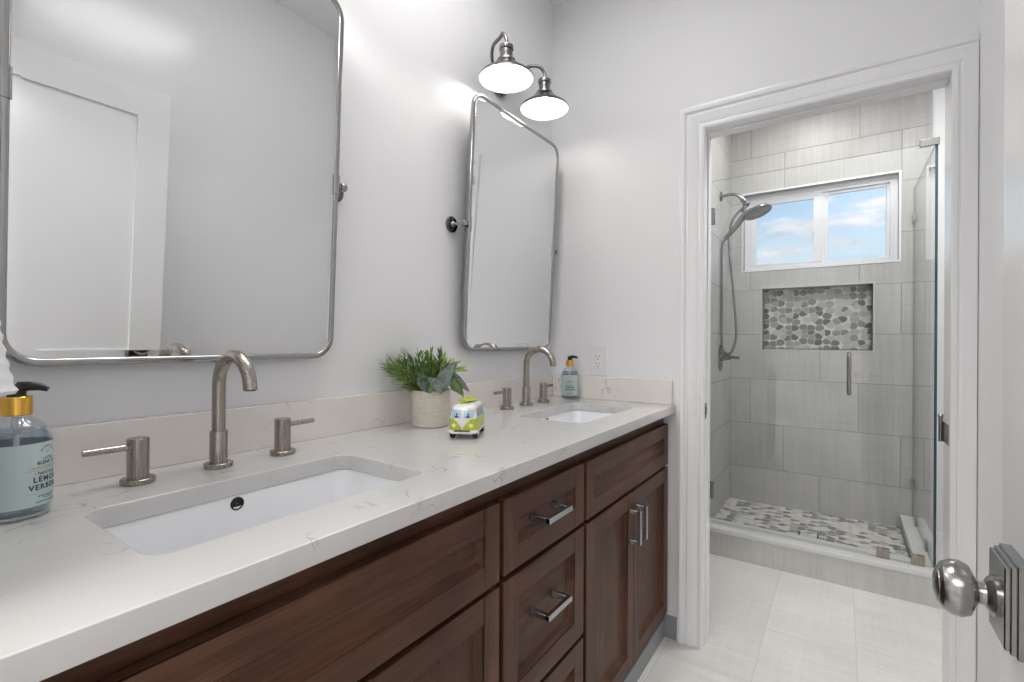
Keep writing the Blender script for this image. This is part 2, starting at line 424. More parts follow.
# shower room shell
m = MB(); m.box(XSL - .1, XSL, .10, YB + .1, 0, ZC); struct('wall_shower_left', m, tile_side)
m = MB(); m.box(XFAR, XFAR + .1, .10, YB + .1, 0, ZC); struct('wall_shower_right', m, wall_paint)
def wall_holes(mb, x0, x1, z0, z1, y, holes, depth, mi=0):
    xs = sorted({x0, x1} | {h[0] for h in holes} | {h[1] for h in holes}); zs = sorted({z0, z1} | {h[2] for h in holes} | {h[3] for h in holes})
    for i in range(len(xs) - 1):
        for j in range(len(zs) - 1):
            cx, cz = (xs[i] + xs[i + 1]) / 2, (zs[j] + zs[j + 1]) / 2
            if any(h[0] < cx < h[1] and h[2] < cz < h[3] for h in holes): continue
            mb.quad((xs[i], y, zs[j]), (xs[i + 1], y, zs[j]), (xs[i + 1], y, zs[j + 1]), (xs[i], y, zs[j + 1]), mi)
    for a, b, c, d in holes:
        e = y + depth
        mb.quad((a, y, c), (a, e, c), (a, e, d), (a, y, d), mi); mb.quad((b, y, c), (b, e, c), (b, e, d), (b, y, d), mi)
        mb.quad((a, y, c), (b, y, c), (b, e, c), (a, e, c), mi); mb.quad((a, y, d), (b, y, d), (b, e, d), (a, e, d), mi)
WX0, WX1, WZ0, WZ1 = .538, 1.374, 1.654, 2.172
NX0, NX1, NZ0, NZ1 = .654, 1.255, 1.113, 1.522
XT = 1.522
m = MB(); wall_holes(m, XSL, XT, 0, ZC, YB, [(WX0, WX1, WZ0, WZ1), (NX0, NX1, NZ0, NZ1)], .10)
m.box(NX0 - .05, NX1 + .05, YB + .1, YB + .11, NZ0 - .05, NZ1 + .05, 0)
struct('wall_back', m, tile_back, smooth=0)
m = MB(); m.box(XT, XFAR, YB + .008, YB + .1, 0, ZC); struct('wall_back_painted', m, wall_paint)
m = MB(); m.box(NX0 + .004, NX1 - .004, YB + .078, YB + .0985, NZ0 + .004, NZ1 - .004); struct('trim_1', m, peb_wall, bevel=.002)
m = MB(); e = .009
for (a, b, c, d) in ((NX0 - e, NX1 + e, NZ0 - e, NZ0), (NX0 - e, NX1 + e, NZ1, NZ1 + e), (NX0 - e, NX0, NZ0, NZ1), (NX1, NX1 + e, NZ0, NZ1)):
    m.box(a, b, YB - .002, YB + .01, c, d)
struct('trim_2', m, mat('niche_edge_trim', (.52, .515, .50), .35)[0])

# casing and jamb of the shower-room doorway
prof = [(0, 0), (0, .008), (.004, .012), (.013, .0125), (.016, .007), (.022, .0065), (.027, .011), (.044, .015), (.056, .0165), (.060, .010), (.066, .010), (.071, .020), (.076, .0225), (.084, .0225), (.0865, .018), (.093, .016), (.093, 0)]
m = MB()
path_pts = []
def cas(o_, t_): return o_, -t_
rings = []
for corner in range(4):
    ring = []
    for o_, t_ in prof:
        if corner == 0: p = (OX0 - o_, -t_, 0)
        elif corner == 1: p = (OX0 - o_, -t_, OZ + o_)
        else:
            if o_ > .055: t_ = min(t_, .0162)
            p = (min(OX1 + o_, XR - .0006 + (o_ - .093) * .01), -t_, OZ + o_ if corner == 2 else 0)
        ring.append(p)
    rings.append(ring)
m.loft(rings, True, True, closed=True)
trim = struct('trim_3', m, trim_paint, smooth=30)
m = MB()
m.box(OX0 - .0115, OX0, .0, .105, 0, OZ); m.box(OX1, OX1 + .0115, .0, .105, 0, OZ); m.box(OX0 - .0115, OX1 + .0115, .0, .105, OZ, OZ + .0115)
st0, st1 = .036, .066
m.box(OX0, OX0 + .006, st0, st1, 0, OZ - .008); m.box(OX0, OX1, st0, st1, OZ - .008, OZ)
jamb = struct('trim_4', m, trim_paint, bevel=.001)
m = MB(); m.box(OX0 - .001, OX0 + .0018, .012, .042, .868, .926); o = obj('strike_plate', m, nickel_cool, jamb, bevel=.0006); o['label'] = 'metal strike plate'
m = MB(); m.box(OX0 + .0015, OX0 + .0022, .020, .034, .882, .912); obj('strike_hole', m, black_hole, o)
m = MB(); m.box(OX1 - .002, OX1 + .001, .010, .102, .853, .915); hin = obj('hinge', m, nickel_cool, jamb, bevel=.0006, label='satin metal hinge leaf')
m = MB(); m.tube([(OX1 - .006, .108, .850), (OX1 - .006, .108, .925)], .006); m.sphere((OX1 - .006, .108, .931), .008, 14, 10); obj('hinge_pin', m, nickel_cool, hin)

# grey baseboard on the short stretch of end wall
m = MB(); pr = [(0, 0), (.012, 0), (.012, .062), (.008, .072), (.004, .082), (0, .084)]
m.loft([[(x, -a, b) for a, b in pr] for x in (.40, OX0 - .093)], True, True); struct('baseboard_end', m, base_grey)
m = MB(); m.loft([[(x, YB + .008 - a, b) for a, b in pr] for x in (XT, XFAR)], True, True); struct('baseboard_shower', m, trim_paint)
m = MB(); m.loft([[(XR - a, y, b) for a, b in pr] for y in (-.024, YN)], True, True); struct('baseboard_right', m, trim_paint)

# window
m = MB(); e = .012
for (a, b, c, d) in ((WX0 - e, WX1 + e, WZ0 - e, WZ0), (WX0 - e, WX1 + e, WZ1, WZ1 + e), (WX0 - e, WX0, WZ0, WZ1), (WX1, WX1 + e, WZ0, WZ1)):
    m.box(a, b, YB - .004, YB + .02, c, d)
win = struct('window_1', m, vinyl, bevel=.0008)
yf = YB + .055
m = MB(); e = .036
m.box(WX0, WX0 + e, yf, yf + .05, WZ0, WZ1); m.box(WX1 - e, WX1, yf, yf + .05, WZ0, WZ1); m.box(WX0 + e, WX1 - e, yf, yf + .05, WZ0, WZ0 + e - .006); m.box(WX0 + e, WX1 - e, yf, yf + .05, WZ1 - e, WZ1)
m.box(.955, 1.005, yf + .014, yf + .05, WZ0 + e - .006, WZ1 - e)
obj('window_frame', m, vinyl, win, bevel=.0015)
m = MB(); s0, s1, s2, s3 = WX0 + e, .990, WZ0 + .032, WZ1 - e; k = .034
m.box(s0, s0 + k, yf + .004, yf + .026, s2, s3); m.box(s1 - k - .012, s1, yf + .002, yf + .026, s2, s3); m.box(s0 + k, s1 - k - .012, yf + .004, yf + .026, s2, s2 + .012); m.box(s0 + k, s1 - k - .012, yf + .004, yf + .026, s3 - k, s3)
sash = obj('sliding_sash', m, vinyl, win, bevel=.0015)
m = MB(); m.box(.936, .950, yf - .010, yf + .002, 1.868, 1.928); obj('sash_lock', m, vinyl, sash, bevel=.003)
m = MB(); m.box(s0 + k - .004, s1 - k - .008, yf + .013, yf + .017, s2 + .008, s3 - k + .004); obj('pane', m, pane_glass, sash)
m = MB(); kx = .018
m.box(1.005, 1.005 + kx, yf + .02, yf + .044, WZ0 + .03, WZ1 - e); m.box(WX1 - e - kx, WX1 - e, yf + .02, yf + .044, WZ0 + .03, WZ1 - e); m.box(1.005 + kx, WX1 - e - kx, yf + .02, yf + .044, WZ1 - e - kx, WZ1 - e)
fsash = obj('fixed_sash', m, vinyl, win, bevel=.0015)
m = MB(); m.box(1.005 + kx - .004, WX1 - e - kx + .004, yf + .030, yf + .034, WZ0 + .028, WZ1 - e - kx + .004); obj('pane', m, pane_glass, fsash)

# shower floor and kerb
CY0, CY1, CZ = .868, 1.015, .149
m = MB(); m.box(XSL, 1.385, CY1, YB, .02, .072); struct('floor_shower', m, peb_floor)
m = MB(); m.box(XSL, 1.52, CY0 + .006, CY1 - .006, 0, CZ - .022, 0); m.box(1.391, 1.514, CY1 - .006, YB, 0, CZ - .022, 1)
kerb = struct('trim_5', m, [tile_curb, tile_curb_y], smooth=0)
m = MB()
m.loft([[(x, y, z) for x, y in ((XSL, CY0), (1.526, CY0), (1.526, YB), (1.385, YB), (1.385, CY1), (XSL, CY1))] for z in (CZ - .022, CZ)], True, True)
obj('kerb_cap', m, cap_stone, kerb, bevel=.002, label='paler stone cap')

# entry door, open beside the camera
DX0, DX1, DY0, DY1, DZ = 1.252, 1.287, -1.87, -1.116, 2.010
m = MB()
def door_face(mb, x, sgn, dep):
    st, tr, lr0, lr1, br = .104, .112, .80, 1.005, .24
    ya, yb = DY0 + st, DY1 - st
    holes = [(ya, yb, lr1, DZ - tr), (ya, yb, br, lr0)]
    ys = sorted({DY0, DY1, ya, yb}); zs = sorted({.008, DZ, br, lr0, lr1, DZ - tr})
    for i in range(len(ys) - 1):
        for j in range(len(zs) - 1):
            cy, cz = (ys[i] + ys[i + 1]) / 2, (zs[j] + zs[j + 1]) / 2
            inside = any(h[0] < cy < h[1] and h[2] < cz < h[3] for h in holes)
            xx = x + sgn * dep if inside else x
            mb.quad((xx, ys[i], zs[j]), (xx, ys[i + 1], zs[j]), (xx, ys[i + 1], zs[j + 1]), (xx, ys[i], zs[j + 1]))
    for a, b, c, d in holes:
        e = x + sgn * dep
        mb.quad((x, a, c), (e, a, c), (e, a, d), (x, a, d)); mb.quad((x, b, c), (e, b, c), (e, b, d), (x, b, d))
        mb.quad((x, a, c), (x, b, c), (e, b, c), (e, a, c)); mb.quad((x, a, d), (x, b, d), (e, b, d), (e, a, d))
door_face(m, DX0, 1, .009); door_face(m, DX1, -1, .009)
m.quad((DX0, DY0, .008), (DX1, DY0, .008), (DX1, DY0, DZ), (DX0, DY0, DZ)); m.quad((DX0, DY1, .008), (DX1, DY1, .008), (DX1, DY1, DZ), (DX0, DY1, DZ))
m.quad((DX0, DY0, .008), (DX1, DY0, .008), (DX1, DY1, .008), (DX0, DY1, .008)); m.quad((DX0, DY0, DZ), (DX1, DY0, DZ), (DX1, DY1, DZ), (DX0, DY1, DZ))
door = struct('door_1', m, door_paint, smooth=0)
KY, KZ = -1.189, .889
m = MB()
def plate(mb, x, sgn, y, z):
    for (a, b, t0, t1) in ((.036, .047, 0, .0105), (.0335, .0445, .0105, .0150), (.0310, .0420, .0150, .019)):
        r0 = [(x + sgn * t0, y + p, z + q) for p, q in ((-a, -b), (a, -b), (a, b), (-a, b))]
        r1 = [(x + sgn * (t1 - .001), y + p, z + q) for p, q in ((-a, -b), (a, -b), (a, b), (-a, b))]
        k = .0012; r2 = [(x + sgn * t1, y + p, z + q) for p, q in ((-a + k, -b + k), (a - k, -b + k), (a - k, b - k), (-a + k, b - k))]
        mb.loft([r0, r1, r2], True, True)
plate(m, DX0, -1, KY, KZ); knob = obj('knob_plate', m, nickel_cool, door, smooth=20, label='stepped rectangular nickel plate')
m = MB(); m.lathe([(.001, .016), (.021, .017), (.0215, .022), (.017, .026), (.0125, .028), (.0115, .031), (.012, .034), (.017, .0365), (.026, .0405), (.0295, .048), (.0290, .056), (.0245, .0635), (.019, .0665), (.0185, .0675), (.010, .070), (.001, .0705)], (DX0, KY, KZ), '-x', 40, cap0=True, cap1=True)
obj('door_knob', m, nickel_cool, knob, smooth=30, label='round nickel door knob')
m = MB(); plate(m, DX1, 1, KY, KZ); m.lathe([(.001, .016), (.021, .017), (.017, .026), (.0115, .034), (.012, .044), (.026, .0515), (.0295, .059), (.0245, .0745), (.010, .081), (.001, .0815)], (DX1, KY, KZ), 'x', 32, cap0=True, cap1=True)
obj('rear_knob', m, nickel_cool, door, smooth=30)

# ---------------------------------------------------------------- vanity
XF, XBOX = .54, .519
def shaker(mb, y0, y1, z0, z1, st=.052, rail=None):
    """door / drawer front: frame, small stepped moulding, recessed panel. mats: 0 upright, 1 level, 2 moulding, 3 panel"""
    rail = rail or st
    a, b, c, d = y0 + st, y1 - st, z0 + rail, z1 - rail
    mb.box(XBOX + .001, XF, y0, a, z0, z1, 0); mb.box(XBOX + .001, XF, b, y1, z0, z1, 0)
    mb.box(XBOX + .001, XF, a, b, z0, c, 1); mb.box(XBOX + .001, XF, a, b, d, z1, 1)
    R = []
    for (ins, x) in ((0, XF - .0025), (.003, XF - .003), (.004, XF - .006), (.0100, XF - .0125), (.0125, XF - .0125), (.0130, XF - .0150)):
        R.append([(x, a + ins, c + ins), (x, b - ins, c + ins), (x, b - ins, d - ins), (x, a + ins, d - ins)])
    mb.loft(R, False, False, 2)
    mb.add(R[-1], [(0, 1, 2, 3)], 3)
WV = [wood_v, wood_h, wood_h, wood_v]
WH = [wood_v, wood_h, wood_h, wood_h]
PANEL_V = [wood_v, wood_h, wood_v, wood_v]

def pull_level(y, z, parent, L=.108):
    m = MB(); x0 = XF - .0150
    for s in (-1, 1):
        yy = y + s * (L / 2 - .006)
        r = []
        for x, hw, hz in ((x0, .008, .0085), (x0 + .003, .008, .0085), (x0 + .012, .006, .0065), (XF + .035, .006, .0055)):
            r.append([(x, yy - hw, z - hz), (x, yy + hw, z - hz), (x, yy + hw, z + hz), (x, yy - hw, z + hz)])
        m.loft(r)
    m.box(XF + .025, XF + .036, y - L / 2, y + L / 2, z - .0065, z + .0065)
    return obj('pull', m, pull_metal, parent, bevel=.0012, label='squared chrome bar pull')
def pull_upright(y, z, parent, L=.108):
    m = MB(); x0 = XF - .001
    for s in (-1, 1):
        zz = z + s * (L / 2 - .006)
        r = []
        for x, hw, hz in ((x0, .0085, .008), (x0 + .003, .0085, .008), (x0 + .012, .0065, .006), (XF + .035, .0055, .006)):
            r.append([(x, y - hw, zz - hz), (x, y + hw, zz - hz), (x, y + hw, zz + hz), (x, y - hw, zz + hz)])
        m.loft(r)
    m.box(XF + .025, XF + .036, y - .0065, y + .0065, z - L / 2, z + L / 2)
    return obj('pull', m, pull_metal, parent, bevel=.0012, label='squared chrome bar pull')

def cabinet_box(root, y0, y1):
    m = MB(); t = .018; z0, z1 = .10, .8828
    m.box(.004, XBOX, y0, y0 + t, z0, z1, 0); m.box(.004, XBOX, y1 - t, y1, z0, z1, 0); m.box(.004, XBOX, y0 + t, y1 - t, z0, z0 + t, 1); m.box(.004, .012, y0 + t, y1 - t, z0 + t, z1, 0)
    m.box(XBOX - .02, XBOX, y0 + t, y1 - t, z1 - .075, z1, 1); m.box(XBOX - .02, XBOX, y0 + t, y1 - t, .655, .705, 1)
    m.box(XBOX - .02, XBOX, y0 + t, y0 + .05, z0 + t, z1 - .075, 0); m.box(XBOX - .02, XBOX, y1 - .05, y1 - t, z0 + t, z1 - .075, 0)
    m.box(XBOX - .02, XBOX, y0 + t, y1 - t, .10, .14, 1)
    obj('carcass', m, [wood_v, wood_h], root)
    m = MB(); m.box(.004, .5135, y0, y1, .0, .0995); m.box(.5135, .5276, y0, y1, 0, .072)
    obj('toe_kick', m, base_grey, root, bevel=.003, label='grey plinth strip')
Y_R0, Y_R1, Y_S0, Y_S1, Y_L0, Y_L1 = -.747, -.022, -1.1265, -.763, -1.866, -1.1405
def sink_base(y0, y1, label, cut0, cut1):
    root = thing('vanity_cabinet', label, 'cabinet', (.26, (y0 + y1) / 2, 0))
    cabinet_box(root, cut0, cut1)
    m = MB(); shaker(m, y0, y1, .684, .8405, .050, .048); obj('false_front', m, WH, root, bevel=.0012, seg=1)
    mid = y0 + .353 if y1 > -.5 else (y0 + y1) / 2
    for a, b, hy in ((y0, mid - .0015, mid - .0315), (mid + .0015, y1, mid + .0265)):
        m = MB(); shaker(m, a, b, .106, .673, .050, .050); d = obj('door', m, PANEL_V, root, bevel=.0012, seg=1)
        pull_upright(hy, .569, d)
    return root
sink_base(Y_R0, Y_R1, 'dark wood two-door sink cabinet next to the shower doorway', -.755, -.014)
sink_base(Y_L0, Y_L1, 'dark wood sink cabinet below the nearer sink, at the left', -1.872, -1.1335)
root = thing('vanity_cabinet', 'dark wood drawer stack between the two sink cabinets', 'cabinet', (.26, -.945, 0))
cabinet_box(root, -1.1330, -.7555)
for z0, z1 in ((.687, .8405), (.394, .675), (.106, .382)):
    m = MB(); shaker(m, Y_S0, Y_S1, z0, z1, .052, .050); d = obj('drawer', m, WH, root, bevel=.0012, seg=1)
    pull_level(-.951, {.687: .768, .394: .556, .106: .26}[z0], d)

# worktop with two cut-outs
def curve_slab(name, outer, holes, z0, z1, bev):
    c = bpy.data.curves.new(name, 'CURVE'); c.dimensions = '2D'; c.fill_mode = 'BOTH'; c.extrude = (z1 - z0) / 2 - bev; c.bevel_depth = bev; c.bevel_resolution = 2; c.offset = -bev
    for pts in [outer] + holes:
        s = c.splines.new('POLY'); s.points.add(len(pts) - 1)
        for p, q in zip(s.points, pts): p.co = (q[0], q[1], 0, 1)
        s.use_cyclic_u = True
    o = bpy.data.objects.new(name, c); COL.objects.link(o)
    dg = bpy.context.evaluated_depsgraph_get(); me = bpy.data.meshes.new_from_object(o.evaluated_get(dg))
    bpy.data.objects.remove(o); bpy.data.curves.remove(c)
    me.transform(Matrix.Translation((0, 0, (z0 + z1) / 2))); me.name = name; return me
SINKS = ((.333, -1.478), (.333, -.386)); SHX, SHY = .125, .218
CT = .883
me = curve_slab('countertop', [(.0015, -1.873), (.563, -1.873), (.563, -.0015), (.0015, -.0015)], [list(reversed(rrect(x, y, SHX, SHY, .028))) for x, y in SINKS], CT, H, .0022)
me.materials.clear(); me.materials.append(stone)
me.polygons.foreach_set('use_smooth', [True] * len(me.polygons)); me.set_sharp_from_angle(angle=math.radians(30))
o = bpy.data.objects.new('countertop', me); COL.objects.link(o); tag(o, 'long white veined quartz worktop running over all the vanity cabinets', 'countertop')
m = MB(); m.box(.0012, .02, -1.873, -.0012, H + .0003, 1.0115); o = obj('backsplash', m, stone_splash, bevel=.0012); tag(o, 'long pale quartz backsplash strip below the two mirrors', 'backsplash')
m = MB(); m.box(.0205, .552, -.02, -.0012, H + .0003, 1.0115); o = obj('backsplash', m, stone_splash, bevel=.0012); tag(o, 'short quartz side splash below the wall outlet', 'backsplash')

# undermount sinks
def make_sink(label):
    root = thing('sink', label, 'sink', (SINKS[0][0], SINKS[0][1], .70), 'undermount sinks')
    m = MB(); R = []
    def rg(hx, hy, r, z): return [(x, y, z - .70) for x, y in rrect(0, 0, hx, hy, r)]
    hx, hy = SHX + .003, SHY + .003
    zt = CT - .0008
    R += [rg(hx + .02, hy + .02, .05, zt - .012), rg(hx + .02, hy + .02, .05, zt), rg(hx, hy, .031, zt), rg(hx - .002, hy - .002, .031, zt - .004), rg(hx - .006, hy - .006, .036, zt - .06), rg(hx - .012, hy - .014, .04, zt - .10),
          rg(hx - .026, hy - .03, .045, zt - .122), rg(hx - .05, hy - .06, .045, zt - .130), rg(.03, .03, .0299, zt - .136), rg(.0225, .0225, .0224, zt - .1365)]
    m.loft(R, False, False)
    outr = [rg(.0225, .0225, .0224, zt - .150), rg(hx - .04, hy - .05, .05, zt - .146), rg(hx + .0, hy - .0, .05, zt - .10), rg(hx + .02, hy + .02, .05, zt - .012)]
    m.loft([R[-1]] + outr, False, False)
    obj('basin', m, ceramic, root, local=True, smooth=50)
    m = MB(); m.lathe([(.022, zt - .1372), (.021, zt - .1345), (.013, zt - .1345), (.0125, zt - .139)], (0, 0, -.70), n=28); m.lathe([(.0115, zt - .139), (.0115, zt - .1335), (.009, zt - .132), (.0005, zt - .1315)], (0, 0, -.70), n=28)
    obj('drain', m, nickel, root, local=True)
    m = MB(); xx = -hx + .0022; zz = .868 - .70
    m.lathe([(.0115, 0.0), (.0115, .002), (.0095, .0022), (.009, .0008)], (xx, -.004, zz), 'x', 24); m.lathe([(.0092, .0009), (.0005, .0010)], (xx, -.004, zz), 'x', 24)
    o = obj('overflow_hole', m, black_hole, root, local=True, label='small round dark overflow hole')
    return root
s1 = make_sink('white undermount basin nearer the left edge, with a dark overflow hole')
dup(s1, (SINKS[1][0], SINKS[1][1], .70), 'white undermount basin farther off, in front of the wall outlet')

# widespread faucets
def make_faucet(label):
    root = thing('faucet', label, 'faucet', (.104, -1.467, H), 'widespread faucets')
    m = MB(); m.lathe([(.0005, .0004), (.0245, .0004), (.025, .0015), (.025, .0085), (.024, .0095), (.0155, .0097), (.0155, .069), (.0150, .070), (.0118, .0702)], n=36)
    pth = [(0, 0, .068), (0, 0, .12)]; rc = .0585
    for i in range(0, 21):
        a = math.radians(180 - 172 * i / 20); pth.append((rc + rc * math.cos(a), 0, .157 + rc * math.sin(a)))
    e = Vector(pth[-1]); pth.append((e.x + .0015, 0, e.z - .010))
    sp = m; sp.tube(pth, .0118, 20)
    so = obj('spout', sp, nickel, root, local=True, smooth=35)
    m = MB(); q = Vector(pth[-1]); m.lathe([(.0095, 0), (.0095, -.0009), (.0005, -.0009)], (q.x + .00005, 0, q.z), n=20); obj('aerator', m, dark_metal, so, local=True)
    for s in (-1, 1):
        y = s * .1285
        m = MB(); m.lathe([(.0005, .0004), (.0245, .0004), (.025, .0015), (.025, .0085), (.024, .0095), (.0160, .0097), (.0160, .0505), (.0155, .0512), (.0155, .0522), (.0160, .0529), (.0160, .0760), (.0152, .0770), (.0005, .0770)], (0, y, 0), n=36)
        h = obj('handle', m, nickel, root, local=True, smooth=35)
        m = MB(); m.tube([(0, y + s * .014, .0630), (-.001, y + s * .073, .0630)], .0056, 16); obj('lever', m, nickel, h, local=True, smooth=35)
    return root
f1 = make_faucet('brushed nickel three-piece faucet behind the nearer sink')
dup(f1, (.101, -.365, H), 'brushed nickel three-piece faucet behind the farther sink')

# pivot mirrors
MYS = (-1.4625, -.369); MZ = 1.555; MX = .052; TILT = .0472
def make_mirror(label):
    root = thing('mirror', label, 'mirror', (MX, MYS[0], MZ - .008), 'pivot mirrors')
    hy, hz, R, zo = .2945, .443, .046, .010
    Mt = Matrix.Rotation(TILT, 4, 'Y') @ Matrix.Translation((0, 0, zo)); Mc = Matrix.Rotation(TILT, 4, 'Y')           # top leans into the room
    # frame: rounded-rectangle sweep of a small rounded bar
    sec = [(dx, dn) for dx, dn in rrect(0, 0, .0085, .0068, .0052, 4)]
    rings = []
    base = rrect(0, 0, hy - .0075, hz - .0075, R, 10); n = len(base)
    for i in range(n):
        a = Vector(base[i - 1]); b = Vector(base[(i + 1) % n]); t = (b - a).normalized(); nr = Vector((t.y, -t.x))
        rings.append([(dx, base[i][0] + nr.x * dn, base[i][1] + nr.y * dn) for dx, dn in sec])
    rings.append(rings[0])
    m = MB(); m.loft(rings, False, False); m.xf(Mt)
    fr = obj('frame', m, frame_metal, root, local=True, smooth=40)
    m = MB(); r0 = [(-.002, y, z) for y, z in rrect(0, 0, hy - .013, hz - .013, R - .006, 10)]; r1 = [(.0043, y, z) for y, z in rrect(0, 0, hy - .013, hz - .013, R - .006, 10)]
    r2 = [(.0050, y, z) for y, z in rrect(0, 0, hy - .026, hz - .026, R - .014, 10)]
    m.loft([r0, r1, r2], True, True); m.xf(Mt); obj('glass', m, mirror_m, root, local=True, smooth=0)
    m = MB(); r0 = [(-.009, y, z) for y, z in rrect(0, 0, hy - .010, hz - .010, R - .004, 10)]; r1 = [(-.0025, y, z) for y, z in rrect(0, 0, hy - .010, hz - .010, R - .004, 10)]
    m.loft([r0, r1]); m.xf(Mt); obj('backing', m, dark_metal, root, local=True)
    for s in (-1, 1):
        m = MB(); yy = s * (hy - .0075)
        m.loft([[(p[0], yy + p[1], z) for p in rrect(0, 0, .0105, .0088, .0060, 4)] for z in (-.024, .024)]); m.xf(Mc)
        c = obj('clamp', m, frame_metal, root, local=True, smooth=35)
        m = MB(); m.tube([(0, s * (hy + .002), 0), (0, s * (hy + .012), 0)], .006, 14); m.lathe([(.0005, 0), (.009, .0003), (.0105, .003), (.0105, .012), (.009, .0148), (.0005, .015)], (0, s * (hy + .008), 0), 'y' if s > 0 else '-y', 20)
        m.tube([(-.002, s * (hy + .016), 0), (-.025, s * (hy + .022), 0), (-.048, s * (hy + .024), 0)], .0055, 14); obj('pivot_arm', m, frame_metal, root, local=True, smooth=35)
        m = MB(); yc = s * (hy + .024); x0 = -MX + .0006
        m.lathe([(.0005, 0), (.026, 0), (.027, .002), (.027, .006), (.024, .0085), (.0005, .009)], (x0, yc, 0), 'x', 32)
        ro = obj('wall_rosette', m, M_DARKN, root, local=True, smooth=35)
        m = MB(); m.lathe([(.011, .0085), (.010, .014), (.007, .018), (.0005, .0185)], (x0, yc, 0), 'x', 20)
        for q in (-1, 1): m.sphere((x0 + .0088, yc, q * .018), .0028, 10, 8)
        obj('rosette_screw', m, frame_metal, ro, local=True)
    return root
M_DARKN = M_metal('dark_nickel', (.16, .15, .145), .25)
mr = make_mirror('large framed pivot mirror above the nearer sink, reflecting the white panel door')
dup(mr, (MX, MYS[1], MZ), 'framed pivot mirror under the two-shade wall lamp, beyond the plant')

# ---------------------------------------------------------------- wall lamp
LX, LZ = .130, 2.072
sc_ = thing('wall_lamp', 'nickel wall lamp with two lit barn shades above the farther mirror', 'lamp', (0, -.4195, 2.10))
m = MB(); m.lathe([(.0005, .0008), (.050, .0008), (.052, .004), (.050, .012), (.03, .020), (.012, .024), (.0005, .025)], (0, -.4195, 2.155), 'x', 36); bp_ = obj('backplate', m, lamp_metal, sc_)
for zf in (2.140, 2.172):
    m = MB(); m.lathe([(.007, 0), (.008, .006), (.005, .012), (.0005, .013)], (.0235, -.4195, zf), 'x', 16); obj('plate_finial', m, lamp_metal, bp_)
def bez(pts, n=10):
    P = [Vector(p) for p in pts]; P = [P[0] * 2 - P[1]] + P + [P[-1] * 2 - P[-2]]; out = []
    for i in range(1, len(P) - 2):
        for k in range(n):
            t = k / n; a, b, c, d = P[i - 1:i + 3]
            out.append(.5 * ((2 * b) + (-a + c) * t + (2 * a - 5 * b + 4 * c - d) * t * t + (-a + 3 * b - 3 * c + d) * t ** 3))
    out.append(P[-2]); return out
for s, ly in ((-1, -.550), (1, -.289)):
    m = MB(); d = ly + .413
    m.tube(bez([(.018, -.4195 + d * .15, 2.157), (.022, -.4195 + d * .48, 2.196), (.046, -.4195 + d * .70, 2.232), (.09, -.4195 + d * .82, 2.2405), (.115, -.4195 + d * .95, 2.236), (LX, ly, 2.212), (LX, ly, 2.185)]), .0062, 12)
    arm = obj('arm', m, lamp_metal, sc_)
    m = MB(); b = LZ
    m.lathe([(.006, b + .125), (.012, b + .122), (.020, b + .116), (.0245, b + .114), (.0252, b + .109), (.0245, b + .101), (.0215, b + .100), (.0215, b + .088), (.0222, b + .087), (.0222, b + .084), (.0215, b + .083), (.0215, b + .070), (.026, b + .069), (.0315, b + .066), (.0325, b + .060), (.030, b + .057)], (LX, ly, 0), n=32)
    obj('socket', m, lamp_metal, arm, smooth=30)
    m = MB(); outer = [(.026, .0605), (.034, .0575), (.040, .052), (.050, .0415), (.064, .030), (.080, .019), (.091, .0105), (.0955, .005), (.0968, 0.0)]
    m.lathe([(r, b + z) for r, z in outer], (LX, ly, 0), n=48); m.lathe([(.0968, b), (.0975, b - .0012), (.0960, b - .0018), (.0948, b - .0006)], (LX, ly, 0), n=48)
    shd = obj('shade', m, lamp_metal, sc_, smooth=40)
    m = MB(); m.lathe([(.0948, b - .0006), (.0935, b + .0045), (.0895, b + .009), (.0785, b + .0175), (.072, b + .0215), (.0705, b + .0255), (.062, b + .0290), (.048, b + .041), (.038, b + .0515), (.026, b + .058), (.0005, b + .058)], (LX, ly, 0), n=48); obj('shade_lining', m, enamel, shd, smooth=40, label='glowing white inner face')
    m = MB(); m.lathe([(.0005, b + .056), (.013, b + .055), (.013, b + .046), (.018, b + .042), (.028, b + .032), (.0300, b + .022), (.027, b + .013), (.018, b + .0065), (.0005, b + .004)], (LX, ly, 0), n=28); obj('bulb', m, bulb_m, shd, label='lit round bulb')

# wall outlet
ol = thing('wall_outlet', 'white duplex outlet on the end wall above the side splash', 'outlet', (.2355, 0, 1.077))
m = MB(); r0 = rrect(.2355, 1.077, .0405, .0635, .004); r1 = rrect(.2355, 1.077, .0375, .0605, .003)
m.loft([[(x, -.0006, z) for x, z in r0], [(x, -.003, z) for x, z in r0], [(x, -.0062, z) for x, z in r1]]); obj('wall_plate', m, white_plastic, ol, smooth=30)
m = MB(); m.box(.2190, .2520, -.0085, -.0058, 1.0435, 1.1105); rc_ = obj('receptacle', m, white_plastic, ol, bevel=.001)
m = MB()
for zc in (1.061, 1.093):
    m.box(.2270, .2290, -.0087, -.0080, zc + .0005, zc + .009); m.box(.2420, .2440, -.0087, -.0080, zc + .001, zc + .0085); m.lathe([(.0028, 0), (.0028, .0003), (.0003, .00032)], (.2355, -.0085, zc - .0075), '-y', 14)
obj('outlet_slots', m, dark_metal, rc_)

